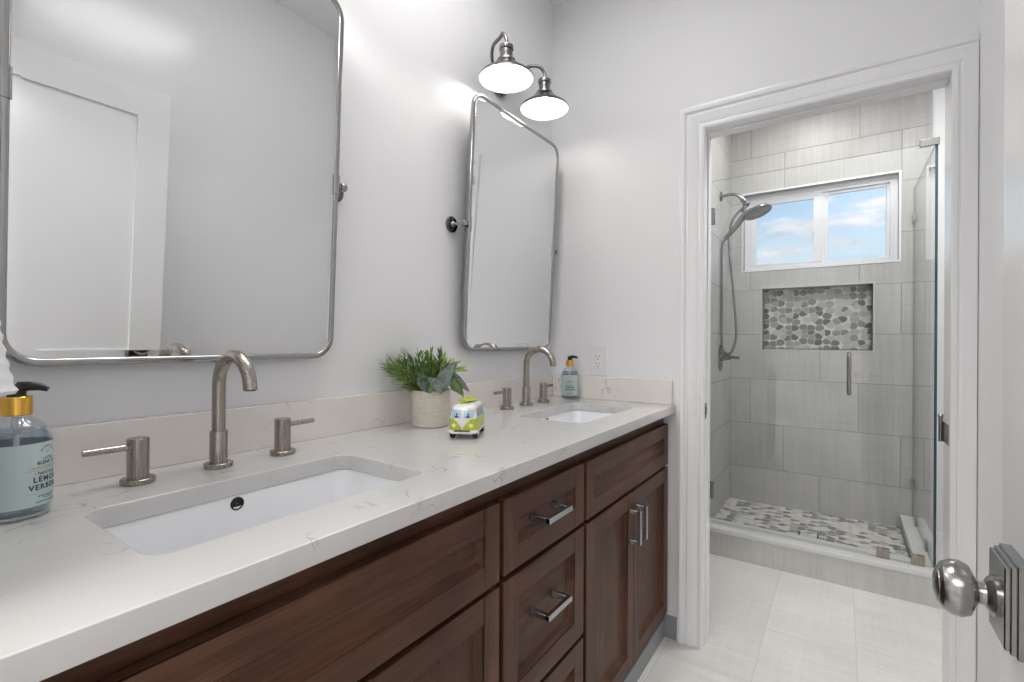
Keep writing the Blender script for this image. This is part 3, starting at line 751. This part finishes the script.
# ---------------------------------------------------------------- soap bottles
def text_mesh(txt, size, bold=0.0, spacing=1.0):
    c = bpy.data.curves.new('txt', 'FONT'); c.body = txt; c.size = size; c.align_x = 'CENTER'; c.align_y = 'CENTER'; c.space_character = spacing; c.offset = bold; c.resolution_u = 3
    o = bpy.data.objects.new('txt', c); COL.objects.link(o); dg = bpy.context.evaluated_depsgraph_get(); me = bpy.data.meshes.new_from_object(o.evaluated_get(dg))
    vs = [Vector(v.co) for v in me.vertices]; fs = [tuple(p.vertices) for p in me.polygons]
    bpy.data.objects.remove(o); bpy.data.curves.remove(c); bpy.data.meshes.remove(me); return vs, fs
SR = .0370
def make_soap(label):
    root = thing('soap_bottle', label, 'soap bottle', (.153, -1.7506, H), 'hand soap bottles', rz=math.radians(45))
    m = MB(); m.lathe([(.0005, .0015), (.030, .0012), (.0345, .003), (SR, .008), (SR, .096), (.0362, .104), (.0335, .113), (.029, .1205), (.023, .1265), (.017, .1300), (.0155, .1325), (.0155, .138), (.0005, .138)], n=48)
    body = obj('bottle', m, bottle_m, root, local=True, smooth=40)
    m = MB(); m.lathe([(.0005, .005), (.031, .0052), (.0345, .009), (.0345, .095), (.0335, .103), (.0310, .111), (.0285, .1150), (.0005, .1152)], n=40); obj('liquid', m, liquid_m, root, local=True)
    m = MB(); m.lathe([(.0030, .012), (.0030, .130), (.0055, .131), (.0055, .118)], n=12); obj('dip_tube', m, white_plastic, root, local=True)
    # label: a band wrapped round the front, +X is its centre
    m = MB(); half = math.radians(155); n = 60; r = SR + .00035
    m.loft([[(r * math.cos(-half + 2 * half * i / n), r * math.sin(-half + 2 * half * i / n), z) for i in range(n + 1)] for z in (.016, .0985)], False, False, closed=False)
    lab = obj('label', m, label_m, root, local=True, label='pale aqua wraparound paper label')
    def wrap(vs, z0, rr=SR + .0007): return [(rr * math.cos(p.x / SR), rr * math.sin(p.x / SR), p.y + z0) for p in vs]
    def put(mb, txt, size, z, bold=0, sp=1.0):
        vs, fs = text_mesh(txt, size, bold, sp); mb.add(wrap(vs, z), fs)
    m = MB()
    put(m, 'BLEND OF', .0058, .0715, .00018, 1.1); put(m, '- hand soap -', .0066, .0585, .0001); put(m, 'LEMON', .0098, .0500, .00035, 1.25); put(m, 'VERBENA', .0098, .0400, .00035, 1.2)
    def bars(mb, z, w, h, gaps=.0012, seed=1, curve=None):
        rd = random.Random(seed); x = -w / 2
        while x < w / 2:
            l = rd.uniform(.0008, .0022)
            k = 4
            for i in range(k):
                a, b = x + l * i / k, x + l * (i + 1) / k
                mb.add(wrap([Vector((a, -h / 2, 0)), Vector((b, -h / 2, 0)), Vector((b, h / 2, 0)), Vector((a, h / 2, 0))], z), [(0, 1, 2, 3)])
            x += l + rd.uniform(.3, .8) * gaps
    bars(m, .0280, .026, .0016, seed=2); bars(m, .0252, .014, .0011, seed=3); bars(m, .0205, .032, .0014, seed=4); bars(m, .0765, .015, .001, seed=5); bars(m, .0787, .008, .0012, seed=8)
    for i in range(16):                                     # the arc of small lettering over the emblem
        a = math.radians(155 - 130 * i / 15); cx, cz = .0105 * math.cos(a), .0825 + .0105 * math.sin(a)
        d = Vector((math.sin(a), -math.cos(a))); nn = Vector((math.cos(a), math.sin(a)))
        if i in (3, 10): continue
        q = [Vector((cx, cz)) + d * sx * .00055 + nn * sz * .0007 for sx, sz in ((-1, -1), (1, -1), (1, 1), (-1, 1))]
        m.add(wrap([Vector((p.x, p.y, 0)) for p in q], 0), [(0, 1, 2, 3)])
    obj('label_text', m, ink, lab, local=True, smooth=0, weld=False)
    m = MB(); bars(m, .0660, .040, .0015, seed=6, gaps=.0009)
    obj('label_gold_line', m, ink_gold, lab, local=True, smooth=0, weld=False, label='line of tiny gold lettering')
    for z in (.0628, .0322):
        k = 30; m = MB()
        for i in range(k):
            a, b = -.027 + .054 * i / k, -.027 + .054 * (i + 1) / k
            m.add(wrap([Vector((a, -.0002, 0)), Vector((b, -.0002, 0)), Vector((b, .0002, 0)), Vector((a, .0002, 0))], z), [(0, 1, 2, 3)])
        obj('label_rule', m, ink_gold, lab, local=True, smooth=0, weld=True, label='thin gold rule')
    m = MB()
    for (cx, cz, ang, L) in ((-.0012, .0852, 60, .0042), (.0016, .0862, 100, .0036), (-.0004, .0835, 20, .0045)):       # small leaf emblem
        d = Vector((math.cos(math.radians(ang)), math.sin(math.radians(ang)))); nn = Vector((-d.y, d.x)); pts = [Vector((cx, cz)) + d * L * (t - .5) + nn * w_ for t, w_ in ((0, 0), (.35, .0007), (.7, .0006), (1, 0), (.7, -.0002), (.35, -.0002))]
        m.add(wrap([Vector((p.x, p.y, 0)) for p in pts], 0), [tuple(range(6))])
    obj('label_emblem', m, ink_gold, lab, local=True, smooth=0, weld=False, label='small gold leaf emblem')
    m = MB(); m.lathe([(.0005, .1345), (.0160, .1345), (.0166, .1355), (.0166, .1585), (.0158, .1595), (.0005, .1597)], n=40); obj('collar', m, gold, root, local=True, smooth=30, label='shiny gold collar')
    m = MB(); m.lathe([(.0100, .1597), (.0100, .1665), (.0085, .1675), (.0085, .1680), (.0095, .1700), (.0110, .1720), (.0105, .1740), (.006, .1755), (.0005, .1757)], n=24)
    d_ = Vector((math.cos(math.radians(15)), math.sin(math.radians(15)), 0))
    m.tube([d_ * .002 + Vector((0, 0, .1712)), d_ * .013 + Vector((0, 0, .1725)), d_ * .024 + Vector((0, 0, .1712)), d_ * .033 + Vector((0, 0, .1680))], [.0075, .0062, .0050, .0036], 14)
    obj('pump', m, black_plastic, root, local=True, smooth=40, label='black plastic pump head')
    return root
so = make_soap('hand soap pump bottle at the left edge, beside the nearer faucet'); so.scale = (1, 1, 1.04)
so2 = dup(so, (.135, -.072, H), 'hand soap pump bottle in the far corner beside the farther faucet', rz=math.radians(-62))
for ch in so2.children:
    if ch.name.startswith('pump'): ch.rotation_euler = (0, 0, math.radians(82))

# ---------------------------------------------------------------- potted plant
PX, PY = .114, -.896
pl = thing('potted_plant', 'artificial mixed foliage plant in a ribbed cream pot beside the toy van', 'plant', (PX, PY, H))
m = MB(); n = 96; rings = []; zs = []
def pot_r(z): return .0530 + .0040 * min(1, z / .104)
nz_ = 57
for k in range(nz_):
    z = .003 + .101 * k / (nz_ - 1); ridge = -.0012 * (1 if (k % 4 == 0) else 0)
    rings.append([((pot_r(z) + ridge - .0011 * (1 if i % 3 == 0 else 0) * (0 if k in (0, nz_ - 1) else 1)) * math.cos(2 * PI * i / n), (pot_r(z) + ridge - .0011 * (1 if i % 3 == 0 else 0) * (0 if k in (0, nz_ - 1) else 1)) * math.sin(2 * PI * i / n), z) for i in range(n)])
r_in = [[(r * math.cos(2 * PI * i / n), r * math.sin(2 * PI * i / n), z) for i in range(n)] for r, z in ((.0565, .1048), (.0540, .1045), (.0525, .088))]
r_bot = [[(r * math.cos(2 * PI * i / n), r * math.sin(2 * PI * i / n), z) for i in range(n)] for r, z in ((.030, .0008), (.050, .0008))]
m.loft(r_bot + rings + r_in, True, True); obj('pot', m, pot_m, pl, local=True, smooth=30)
m = MB(); m.lathe([(.0515, .0885), (.03, .093), (.0005, .096)], n=24); obj('soil', m, soil_m, pl, local=True)

def blade(mb, p0, d, L, w, droop=.3, twist=0, n=5, cup=.15, face=None):
    """one tapering leaf blade: a curved strip with a raised midrib; face = the way its upper side looks"""
    d = d.normalized(); side = d.cross(face if face is not None else Vector((0, 0, 1)))
    side = side.normalized() if side.length > .05 else Vector((1, 0, 0))
    side = Matrix.Rotation(twist, 3, d) @ side; up = side.cross(d).normalized()
    rows = []
    for i in range(n + 1):
        t = i / n; c = p0 + d * (L * t) - Vector((0, 0, 1)) * (droop * L * t * t) - up * (.18 * L * t * t if face is not None else 0)
        ww = w * (math.sin(PI * min(1, .10 + .90 * t ** .85)) ** .75) if i < n else .0002
        rows.append([c - side * ww + up * (cup * ww), c, c + side * ww + up * (cup * ww)])
    th = up * .0004; vs = []; fs = []
    for r in rows: vs += r
    for r in rows: vs += [q - th for q in r]
    N = (n + 1) * 3
    for i in range(n):
        for k in range(2):
            a = i * 3 + k; fs += [(a, a + 1, a + 4, a + 3), (N + a, N + a + 3, N + a + 4, N + a + 1)]
        for k in (0, 2):
            a = i * 3 + k; fs.append((a, a + 3, N + a + 3, N + a))
    mb.add(vs, fs)
camv = Vector((1.0941 - PX, -1.9086 - PY, 0)).normalized(); rgt = Vector((-camv.y, camv.x, 0))
def dirv(ri, fw, up): return rgt * ri + camv * fw + Vector((0, 0, up))
rd = random.Random(11); made = 0
while made < 86:                                            # fine-leaved sprigs: a stem with narrow leaflets all round
    a = rd.uniform(0, 2 * PI); fr = rd.random() ** .55
    ri = math.cos(a) * fr - .14; fw = math.sin(a) * fr * .8
    if ri > .48 or (ri > .05 and fw > .25): continue
    made += 1
    d = dirv(ri * .78, fw * .85, rd.uniform(.68, 1.2)).normalized()
    L = rd.uniform(.080, .140) * (1.0 if ri < .2 else .85); base = Vector((0, 0, .090)) + dirv(ri * .040, fw * .040, 0)
    m = MB(); pts = []
    for i in range(7):
        t = i / 6; pts.append(base + d * L * t - Vector((0, 0, 1)) * (.10 * L * t * t))
    m.tube(pts, [.0011 - .0006 * i / 6 for i in range(7)], 5, mi=1)
    az = rd.uniform(0, 6); s1v = d.cross(Vector((.3, .2, 1))).normalized(); s2v = s1v.cross(d)
    for i in range(1, 13):
        t = i / 12.5; j = min(5, int(t * 6)); c = pts[j].lerp(pts[j + 1], t * 6 - j)
        az += 2.4
        blade(m, c, d * 1.0 + (s1v * math.cos(az) + s2v * math.sin(az)) * .55, rd.uniform(.024, .040), rd.uniform(.0022, .0036), .12, rd.uniform(-1, 1), 3)
    blade(m, pts[-1], d, .028, .0028, .05, 0, 3)
    obj('sprig', m, [leaf_lime if rd.random() < .28 else leaf_green, stem_m], pl, local=True, smooth=0)
def leaf(name, b, t, w_, mt_, lab, droop=.0, tw=0, cup=.22, n=9):
    p, q = dirv(*b), dirv(*t); m = MB(); blade(m, p, q - p, (q - p).length, w_, droop, tw, n, cup, camv * .9 + Vector((0, 0, .45))); obj(name, m, mt_, pl, local=True, smooth=60, label=lab)
GL, NL = 'broad grey-green leaf', 'narrow yellow-green leaf'
for b, t, w_, tw in (((.022, .046, .120), (.060, .066, .180), .0185, .1), ((-.002, .052, .106), (-.040, .074, .160), .0185, -.2), ((.036, .056, .103), (-.004, .080, .146), .0165, .15), ((.050, .034, .160), (.108, .050, .101), .011, .3),
                     ((.020, .040, .100), (.052, .066, .140), .016, -.3), ((.034, .020, .150), (.072, .040, .182), .014, .3), ((-.012, .040, .110), (-.020, .070, .138), .013, .2)):
    leaf('broad_leaf', b, t, w_, leaf_grey, GL, tw=tw)
for b, t, w_, tw in (((.046, .040, .152), (.090, .060, .092), .015, .2), ((.024, .050, .132), (-.008, .070, .104), .013, 0), ((.060, .030, .125), (.080, .048, .100), .013, .3)):
    leaf('green_leaf', b, t, w_, leaf_green, 'broad mid-green leaf', tw=tw)
for b, t, w_ in (((.040, .020, .160), (.106, .030, .168), .0062), ((.036, .02, .165), (.088, .025, .196), .0065), ((.030, .02, .150), (.040, .025, .222), .0068), ((.040, .015, .150), (.108, .02, .180), .0055), ((.030, .01, .15), (.070, .0, .205), .006),
                 ((-.05, .02, .135), (-.118, .04, .155), .0042), ((-.04, .03, .125), (-.110, .05, .138), .0042), ((-.05, .0, .14), (-.100, .02, .185), .0045)):
    leaf('long_leaf', b, t, w_, leaf_lime, NL, droop=.06, n=7)
m = MB(); m.tube([dirv(.052, .036, .150), dirv(.076, .05, .128), dirv(.088, .058, .105), dirv(.091, .06, .084)], [.0012, .0012, .001, .0008], 6); obj('stem', m, stem_m, pl, local=True, label='dark drooping stem')

# ---------------------------------------------------------------- toy camper van
VL, VW, VH = .142, .068, .064
van = thing('toy_van', 'small lime and white ceramic camper van in front of the plant pot', 'toy van', (.285, -.935, H), rz=.50); van.scale = (1.06, 1.0, 1.0)
def v_sec(z):            # half length, half width, corner radius by height above the ground
    t = (z - .014) / VH
    bulge = math.sqrt(max(0, 1 - ((t - .35) / .95) ** 2))
    hl = VL / 2 * (.93 + .07 * bulge) - (.012 * max(0, (t - .55)) ** 1.2 * 1.6); hw = VW / 2 * (.92 + .08 * bulge) - .007 * max(0, t - .55) * 1.3
    return hl, hw
def dense(pts, step=.0014, fixed=None):
    out = []
    for i, a in enumerate(pts):
        b = pts[(i + 1) % len(pts)]; L = math.dist(a, b)
        k = fixed[i] if fixed else max(1, int(L / step))
        for q in range(k): out.append((a[0] + (b[0] - a[0]) * q / k, a[1] + (b[1] - a[1]) * q / k))
    return out
_ref = rrect(0, 0, VW / 2, VL / 2, .021, 14); V_FIX = [max(1, int(math.dist(_ref[i], _ref[(i + 1) % len(_ref)]) / .0016)) for i in range(len(_ref))]
def v_ring(z, off=0, n=14):
    hl, hw = v_sec(z); return [(x, y, z) for x, y in dense(rrect(0, 0, hw + off, hl + off, .021 + off, n), fixed=V_FIX)]
m = MB(); zs = [.014 + VH * i / 48 for i in range(49)]
rings = []
for z in zs: rings.append(v_ring(z))
hl, hw = v_sec(zs[-1])
for k, (ins, dz) in enumerate(((.004, .0035), (.010, .0060), (.018, .0075), (.028, .0082))):
    rings.append([(x, y, zs[-1] + dz) for x, y in dense(rrect(0, 0, hw - ins, hl - ins, max(.003, .021 - ins * .8), 14), fixed=V_FIX)])
bot = [[(x, y, .0145) for x, y in dense(rrect(0, 0, hw - .008, hl - .010, .012, 14), fixed=V_FIX)], [(x, y, .0125) for x, y in dense(rrect(0, 0, hw - .002, hl - .003, .018, 14), fixed=V_FIX)]]
m.loft(bot + rings, True, True)
# colour by height, with the white V on the nose
m.mi = []
for f in m.f:
    c = sum((m.v[i] for i in f), Vector()) / len(f); z = c.z
    belt = .0510
    lime = .0215 < z < belt
    if lime and c.y < -VL / 2 + .03:
        half = .0012 + .019 * max(0, (z - .0235) / (belt - .0235)) ** 1.7
        if abs(c.x) < half: lime = False
    m.mi.append(1 if lime else 0)
obj('body', m, [van_white, van_lime], van, local=True, smooth=50)
def v_patch(mb, i0, i1, z0, z1, off, n=14):
    k = 6; R = []
    for j in range(k + 1):
        z = z0 + (z1 - z0) * j / k; r = v_ring(z, off, n); N = len(r); seg = [r[i % N] for i in range(i0, i1 + 1)]; R.append(seg)
    mb.loft(R, False, False, closed=False)
def front_patch(mb, x0, x1, z0, z1, off, mi=None):
    k = 6; R = []
    for j in range(k + 1):
        z = z0 + (z1 - z0) * j / k; ring = v_ring(z, off, 14); row = []
        for i in range(9):
            x = x0 + (x1 - x0) * i / 8
            hl, hw = v_sec(z); hl += off; hw += off; r = .021 + off; ax = abs(x)
            y = -hl if ax <= hw - r else -(hl - r) - math.sqrt(max(0, r * r - (ax - hw + r) ** 2))
            row.append((x, y, z))
        R.append(row)
    mb.loft(R, False, False, closed=False, mi=mi)
for s in (-1, 1):
    m = MB(); a, b = (.0030, .0262) if s > 0 else (-.0262, -.0030); front_patch(m, a, b, .0530, .0725, .0006); wn = obj('windscreen_pane', m, van_glass, van, local=True, label='pale blue windscreen pane')
    m = MB(); xc = s * .0135
    front_patch(m, xc - .0016, xc + .0016, .0540, .0650, .0010); front_patch(m, xc - .0045, xc - .0015, .0543, .0585, .0010); front_patch(m, xc + .0015, xc + .0045, .0543, .0575, .0010)
    obj('painted_figure', m, van_blue, wn, local=True)
    m = MB()
    for ya, yb in ((-.046, -.022), (-.018, .008), (.012, .038)):
        R = []
        for j in range(5):
            z = .0530 + .0195 * j / 4; hl_, hw_ = v_sec(z); R.append([(s * (hw_ + .0005), ya + (yb - ya) * i / 4, z) for i in range(5)])
        m.loft(R, False, False, closed=False)
    obj('side_windows', m, van_glass, van, local=True)
    m = MB(); R = []
    for j in range(5):
        z = .0525 + .0205 * j / 4; hl_, hw_ = v_sec(z); R.append([(s * (hw_ + .0009), -.049 + .0045 * i / 2, z) for i in range(3)])
    m.loft(R, False, False, closed=False); obj('window_post', m, tyre_m, van, local=True)
    for yw in (-.046, .046):
        m = MB(); m.lathe([(.0005, -.006), (.0115, -.006), (.0132, -.004), (.0132, .004), (.0115, .006), (.0070, .0065), (.0005, .0066)], (s * .0275, yw, .0133), 'x' if s > 0 else '-x', 24); wh = obj('wheel', m, tyre_m, van, local=True)
        m = MB(); m.lathe([(.006, .0066), (.005, .0078), (.0005, .0082)], (s * .0275, yw, .0133), 'x' if s > 0 else '-x', 18); obj('hub_cap', m, van_white, wh, local=True)
    m = MB(); zc = .0345; hl_, hw_ = v_sec(zc); m.sphere((s * .0205, -hl_ + .0005, zc), .0050, 16, 10, (1, .35, 1)); obj('headlamp', m, lamp_yellow, van, local=True)
    m = MB(); m.sphere((s * .0215, -hl_ - .0002, .0455), .0024, 12, 8, (1, .4, 1)); obj('turn_signal', m, mat('van_amber', (.40, .36, .02), .3)[0], van, local=True)
m = MB(); pts = [(-.0310, -.052, .0178), (-.0302, -.062, .0178), (-.021, -.0705, .0178), (0, -.0718, .0178), (.021, -.0705, .0178), (.0302, -.062, .0178), (.0310, -.052, .0178)]
m.tube(bez(pts, 6), .0042, 10); bmp = obj('bumper', m, van_white, van, local=True)
m = MB(); m.box(-.019, .019, -.0765, -.0705, .0200, .0232); obj('bumper_slot', m, tyre_m, bmp, local=True, bevel=.001)
m = MB(); R = []
for i in range(13):
    t = i / 12; y = -.042 + .085 * t; ww = .0190 * math.sin(PI * (.06 + .90 * t)) ** .6; R.append([(x, y, .0905 + q * 1.7 + .003 * (2 * t - 1) ** 2) for x, q in ((-ww, 0), (-ww * .6, .0026), (0, .0034), (ww * .6, .0026), (ww, 0), (ww * .6, -.0026), (0, -.0034), (-ww * .6, -.0026))])
m.loft(R); m.xf(Matrix.Rotation(-.12, 4, 'Z')); sb = obj('surfboard', m, van_lime, van, local=True, smooth=60, label='lime surfboard on the roof')
m = MB()
for y in (-.02, .03): m.box(-.020, .020, y - .0022, y + .0022, .0835, .0865)
obj('roof_rack', m, van_white, van, local=True, bevel=.001)

# ---------------------------------------------------------------- towel on its ring
tw = thing('towel', 'white ribbed hand towel hanging at the left edge of the picture', 'towel', (.262, -1.818, 1.094))
m = MB(); rings = []; n = 72
for k in range(64):
    t = k / 63; z = 1.094 + .2765 * t
    a = .060 - .030 * min(1, t * 1.6) ** .7; b = .047 - .024 * min(1, t * 1.6) ** .6
    rib = .0012 * math.sin(t * 2 * PI * 17)
    if k == 0: a -= .004; b -= .004
    ring = []
    for i in range(n):
        th = 2 * PI * i / n; wv = 1 + .07 * math.sin(th * 5 + 1.0) * (1 - .5 * t) + .03 * math.sin(th * 9 + 2)
        ring.append((.262 + (a * wv + rib) * math.cos(th), -1.818 + (b * wv + rib) * math.sin(th), z))
    rings.append(ring)
m.loft(rings, True, True); obj('towel_cloth', m, towel_m, tw, smooth=60)
tr = thing('towel_ring', 'towel ring holding the white towel at the left edge', 'towel ring', (.262, YN, 1.47))
m = MB(); m.lathe([(.0005, -.0008), (.026, -.0008), (.026, -.008), (.02, -.012), (.0005, -.012)], (.262, YN, 1.50), 'y', 24); m.v = [Vector((p.x, YN + abs(p.y - YN), p.z)) for p in m.v]; obj('rosette', m, nickel_cool, tr)
m = MB(); m.tube([(.262, YN + .01, 1.50), (.262, -1.818, 1.50)], .007, 12); obj('post', m, nickel_cool, tr)
m = MB(); m.tube([(.262 + .062 * math.cos(2 * PI * i / 40), -1.818, 1.438 + .062 * math.sin(2 * PI * i / 40)) for i in range(40)], .0045, 10, closed=True); obj('ring', m, nickel_cool, tr)

# ---------------------------------------------------------------- shower enclosure
GY = .94; GZ0, GZ1 = CZ + .004, 2.062; XJ = 1.206; XG = 1.446
def glass_slab(x0, x1, y0, y1, z0, z1):
    m = MB(); big = 'x' if (x1 - x0) > (y1 - y0) else 'y'
    m.box(x0, x1, y0, y1, z0, z1); m.mi = [1] * 6
    for i in ((2, 3) if big == 'x' else (4, 5)): m.mi[i] = 0
    return m
sd = thing('shower_door', 'clear glass shower door with a vertical bar handle', 'shower door', (XSL, GY, GZ0))
obj('door_glass', glass_slab(XSL + .012, XJ - .002, GY - .005, GY + .005, GZ0 + .006, GZ1), [glass, glass_edge], sd, smooth=0)
for zc in (.330, 1.865):
    m = MB(); m.box(XSL + .001, XSL + .055, GY - .012, GY - .0055, zc - .045, zc + .045); m.box(XSL + .001, XSL + .055, GY + .0055, GY + .012, zc - .045, zc + .045); m.box(XSL + .0008, XSL + .007, GY - .028, GY + .028, zc - .045, zc + .045)
    obj('hinge', m, nickel_cool, sd, bevel=.001, label='square metal glass hinge')
hx_ = 1.128
for s in (-1, 1):
    m = MB(); y1 = GY + s * .055; za, zb = .905, 1.118
    m.tube([(hx_, GY + s * .0055, za + .012), (hx_, y1 - s * .012, za + .012)], .009, 14); m.tube([(hx_, GY + s * .0055, zb - .012), (hx_, y1 - s * .012, zb - .012)], .009, 14)
    m.tube(bez([(hx_, GY + s * .012, zb - .012), (hx_, y1 - s * .010, zb - .012), (hx_, y1, zb - .026), (hx_, y1, (za + zb) / 2), (hx_, y1, za + .026), (hx_, y1 - s * .010, za + .012), (hx_, GY + s * .012, za + .012)], 6), .0092, 14)
    obj('handle', m, nickel, sd, smooth=40)
sp_ = thing('shower_screen', 'narrow fixed glass panel between shower door and return pane', 'glass panel', (XJ, GY, GZ0))
obj('panel_glass', glass_slab(XJ + .002, XG - .009, GY - .005, GY + .005, CZ + .003, GZ1), [glass, glass_edge], sp_, smooth=0)
for xc in (1.262, 1.388):
    m = MB(); m.box(xc - .0245, xc + .0245, GY - .011, GY - .0054, CZ + .0005, CZ + .046); m.box(xc - .0245, xc + .0245, GY + .0054, GY + .011, CZ + .0005, CZ + .046); m.box(xc - .0245, xc + .0245, GY - .011, GY + .011, CZ + .0003, CZ + .0026)
    obj('clip', m, nickel, sp_, bevel=.001, label='square nickel glass clip')
m = MB(); m.box(1.386, 1.455, GY - .013, GY + .0, 2.050, 2.082); obj('corner_bracket', m, lamp_metal, sp_, bevel=.0012, label='nickel bracket at the top corner')
rp = thing('shower_screen', 'glass return pane along the right side of the shower', 'glass panel', (XG, (GY + YB) / 2, GZ0))
obj('panel_glass', glass_slab(XG - .005, XG + .005, GY + .001, YB - .003, CZ + .003, GZ1), [glass, glass_edge_shaded], rp, smooth=0)
for yc, zc, kind in ((YB, 1.887, 0), (YB, .342, 0), (1.545, CZ, 1), (1.165, CZ, 1)):
    m = MB()
    if kind == 0:
        m.box(XG - .011, XG - .0054, yc - .046, yc - .001, zc - .024, zc + .024); m.box(XG + .0054, XG + .011, yc - .046, yc - .001, zc - .024, zc + .024)
    else:
        m.box(XG - .011, XG - .0054, yc - .024, yc + .024, zc + .0005, zc + .046); m.box(XG + .0054, XG + .011, yc - .024, yc + .024, zc + .0005, zc + .046)
    obj('clip', m, nickel, rp, bevel=.001, label='nickel glass clip')

# hand shower on its arm
hs = thing('hand_shower', 'chrome hand shower with looping hose on the left tiled wall', 'shower head', (XSL, 1.37, 2.09))
Y = 1.37
m = MB(); m.lathe([(.0005, .001), (.030, .001), (.031, .004), (.026, .010), (.014, .015), (.0005, .015)], (XSL, Y, 2.092), 'x', 28); obj('wall_flange', m, chrome, hs)
m = MB(); m.tube(bez([(XSL + .01, Y, 2.092), (XSL + .06, Y, 2.095), (XSL + .095, Y, 2.085), (XSL + .130, Y, 2.052)], 8), .0095, 14); obj('arm', m, chrome, hs)
m = MB(); a = Vector((XSL + .128, Y, 2.055)); 
m.tube([a, a + Vector((.016, 0, -.022))], .016, 16); m.sphere(tuple(a + Vector((.024, 0, -.034))), .019, 16, 12); m.tube([a + Vector((.018, 0, -.030)), a + Vector((.010, 0, -.085))], [.017, .014], 14); obj('holder', m, dark_metal if False else M_metal('dark_chrome', (.20, .20, .21), .3), hs)
m = MB(); c = Vector((.668, Y - .01, 1.962)); nrm = Vector((.33, -.12, -.93)).normalized()
rot = nrm.to_track_quat('Z', 'Y').to_matrix().to_4x4()
hd = MB(); hd.lathe([(.0005, -.030), (.022, -.028), (.050, -.018), (.074, -.008), (.082, .000), (.083, .007), (.080, .011)], n=40); hd.xf(Matrix.Translation(c) @ rot); head = obj('head', hd, chrome, hs, smooth=40)
fc = MB(); fc.lathe([(.080, .0108), (.072, .0125), (.070, .0105), (.050, .0115), (.048, .0098), (.020, .012), (.0005, .0125)], n=40)
for q in range(16): fc.sphere((.060 * math.cos(q * PI / 8), .060 * math.sin(q * PI / 8), .0115), .0035, 8, 6)
for q in range(9): fc.sphere((.034 * math.cos(q * PI / 4.5), .034 * math.sin(q * PI / 4.5), .0115), .0035, 8, 6)
fc.xf(Matrix.Translation(c) @ rot); obj('spray_face', fc, M_metal('spray_grey', (.22, .22, .225), .35), head)
m = MB(); m.tube(bez([(.640, Y, 1.975), (.592, Y, 1.945), (.545, Y, 1.885), (.500, Y, 1.835), (.482, Y, 1.815)], 6), [.022 - .010 * i / 24 for i in range(25)], 14); obj('handle', m, chrome, hs)
m = MB(); m.tube(bez([(.487, Y, 1.820), (.468, Y + .0, 1.775), (.4665, Y, 1.65), (.4665, Y, 1.43), (.4665, Y, 1.20), (.476, Y - .005, 1.115), (.512, Y - .012, 1.088), (.541, Y - .008, 1.13), (.551, Y, 1.237), (.533, Y, 1.49), (.508, Y, 1.776), (.518, Y, 1.900), (.548, Y, 1.962), (.588, Y, 2.000)], 8), .0072, 10); obj('hose', m, chrome, hs)
sv_ = thing('shower_valve', 'chrome shower valve with lever knob below the looping hose', 'shower valve', (XSL, 1.383, 1.06))
m = MB(); R = []
for x, k in ((.0006, 1.0), (.004, 1.0), (.008, .93), (.0095, .8)):
    R.append([(XSL + x, 1.383 + yy * k, 1.058 + zz * k) for yy, zz in rrect(0, 0, .052, .085, .0515, 10)])
m.loft(R); obj('valve_plate', m, chrome, sv_, smooth=40)
m = MB(); m.lathe([(.026, .009), (.026, .030), (.022, .033), (.019, .034), (.019, .060), (.016, .063), (.0005, .064)], (XSL, 1.383, 1.066), 'x', 28); kn = obj('valve_knob', m, chrome, sv_, smooth=35)
m = MB(); m.tube([(XSL + .05, 1.383, 1.066), (XSL + .085, 1.365, 1.064), (XSL + .115, 1.352, 1.063)], [.010, .009, .0085], 14); obj('lever', m, chrome, kn)
dr = thing('shower_drain', 'tile-in floor drain marked by two dark slots in the pebbles', 'drain', (.9485, 1.277, .072))
m = MB(); m.box(.9085, .9885, 1.237, 1.317, .0722, .0732); obj('drain_insert', m, peb_floor, dr)
for x in (.9045, .9925):
    m = MB(); m.box(x - .004, x + .004, 1.245, 1.309, .0722, .0742); obj('drain_slot', m, black_hole, dr)
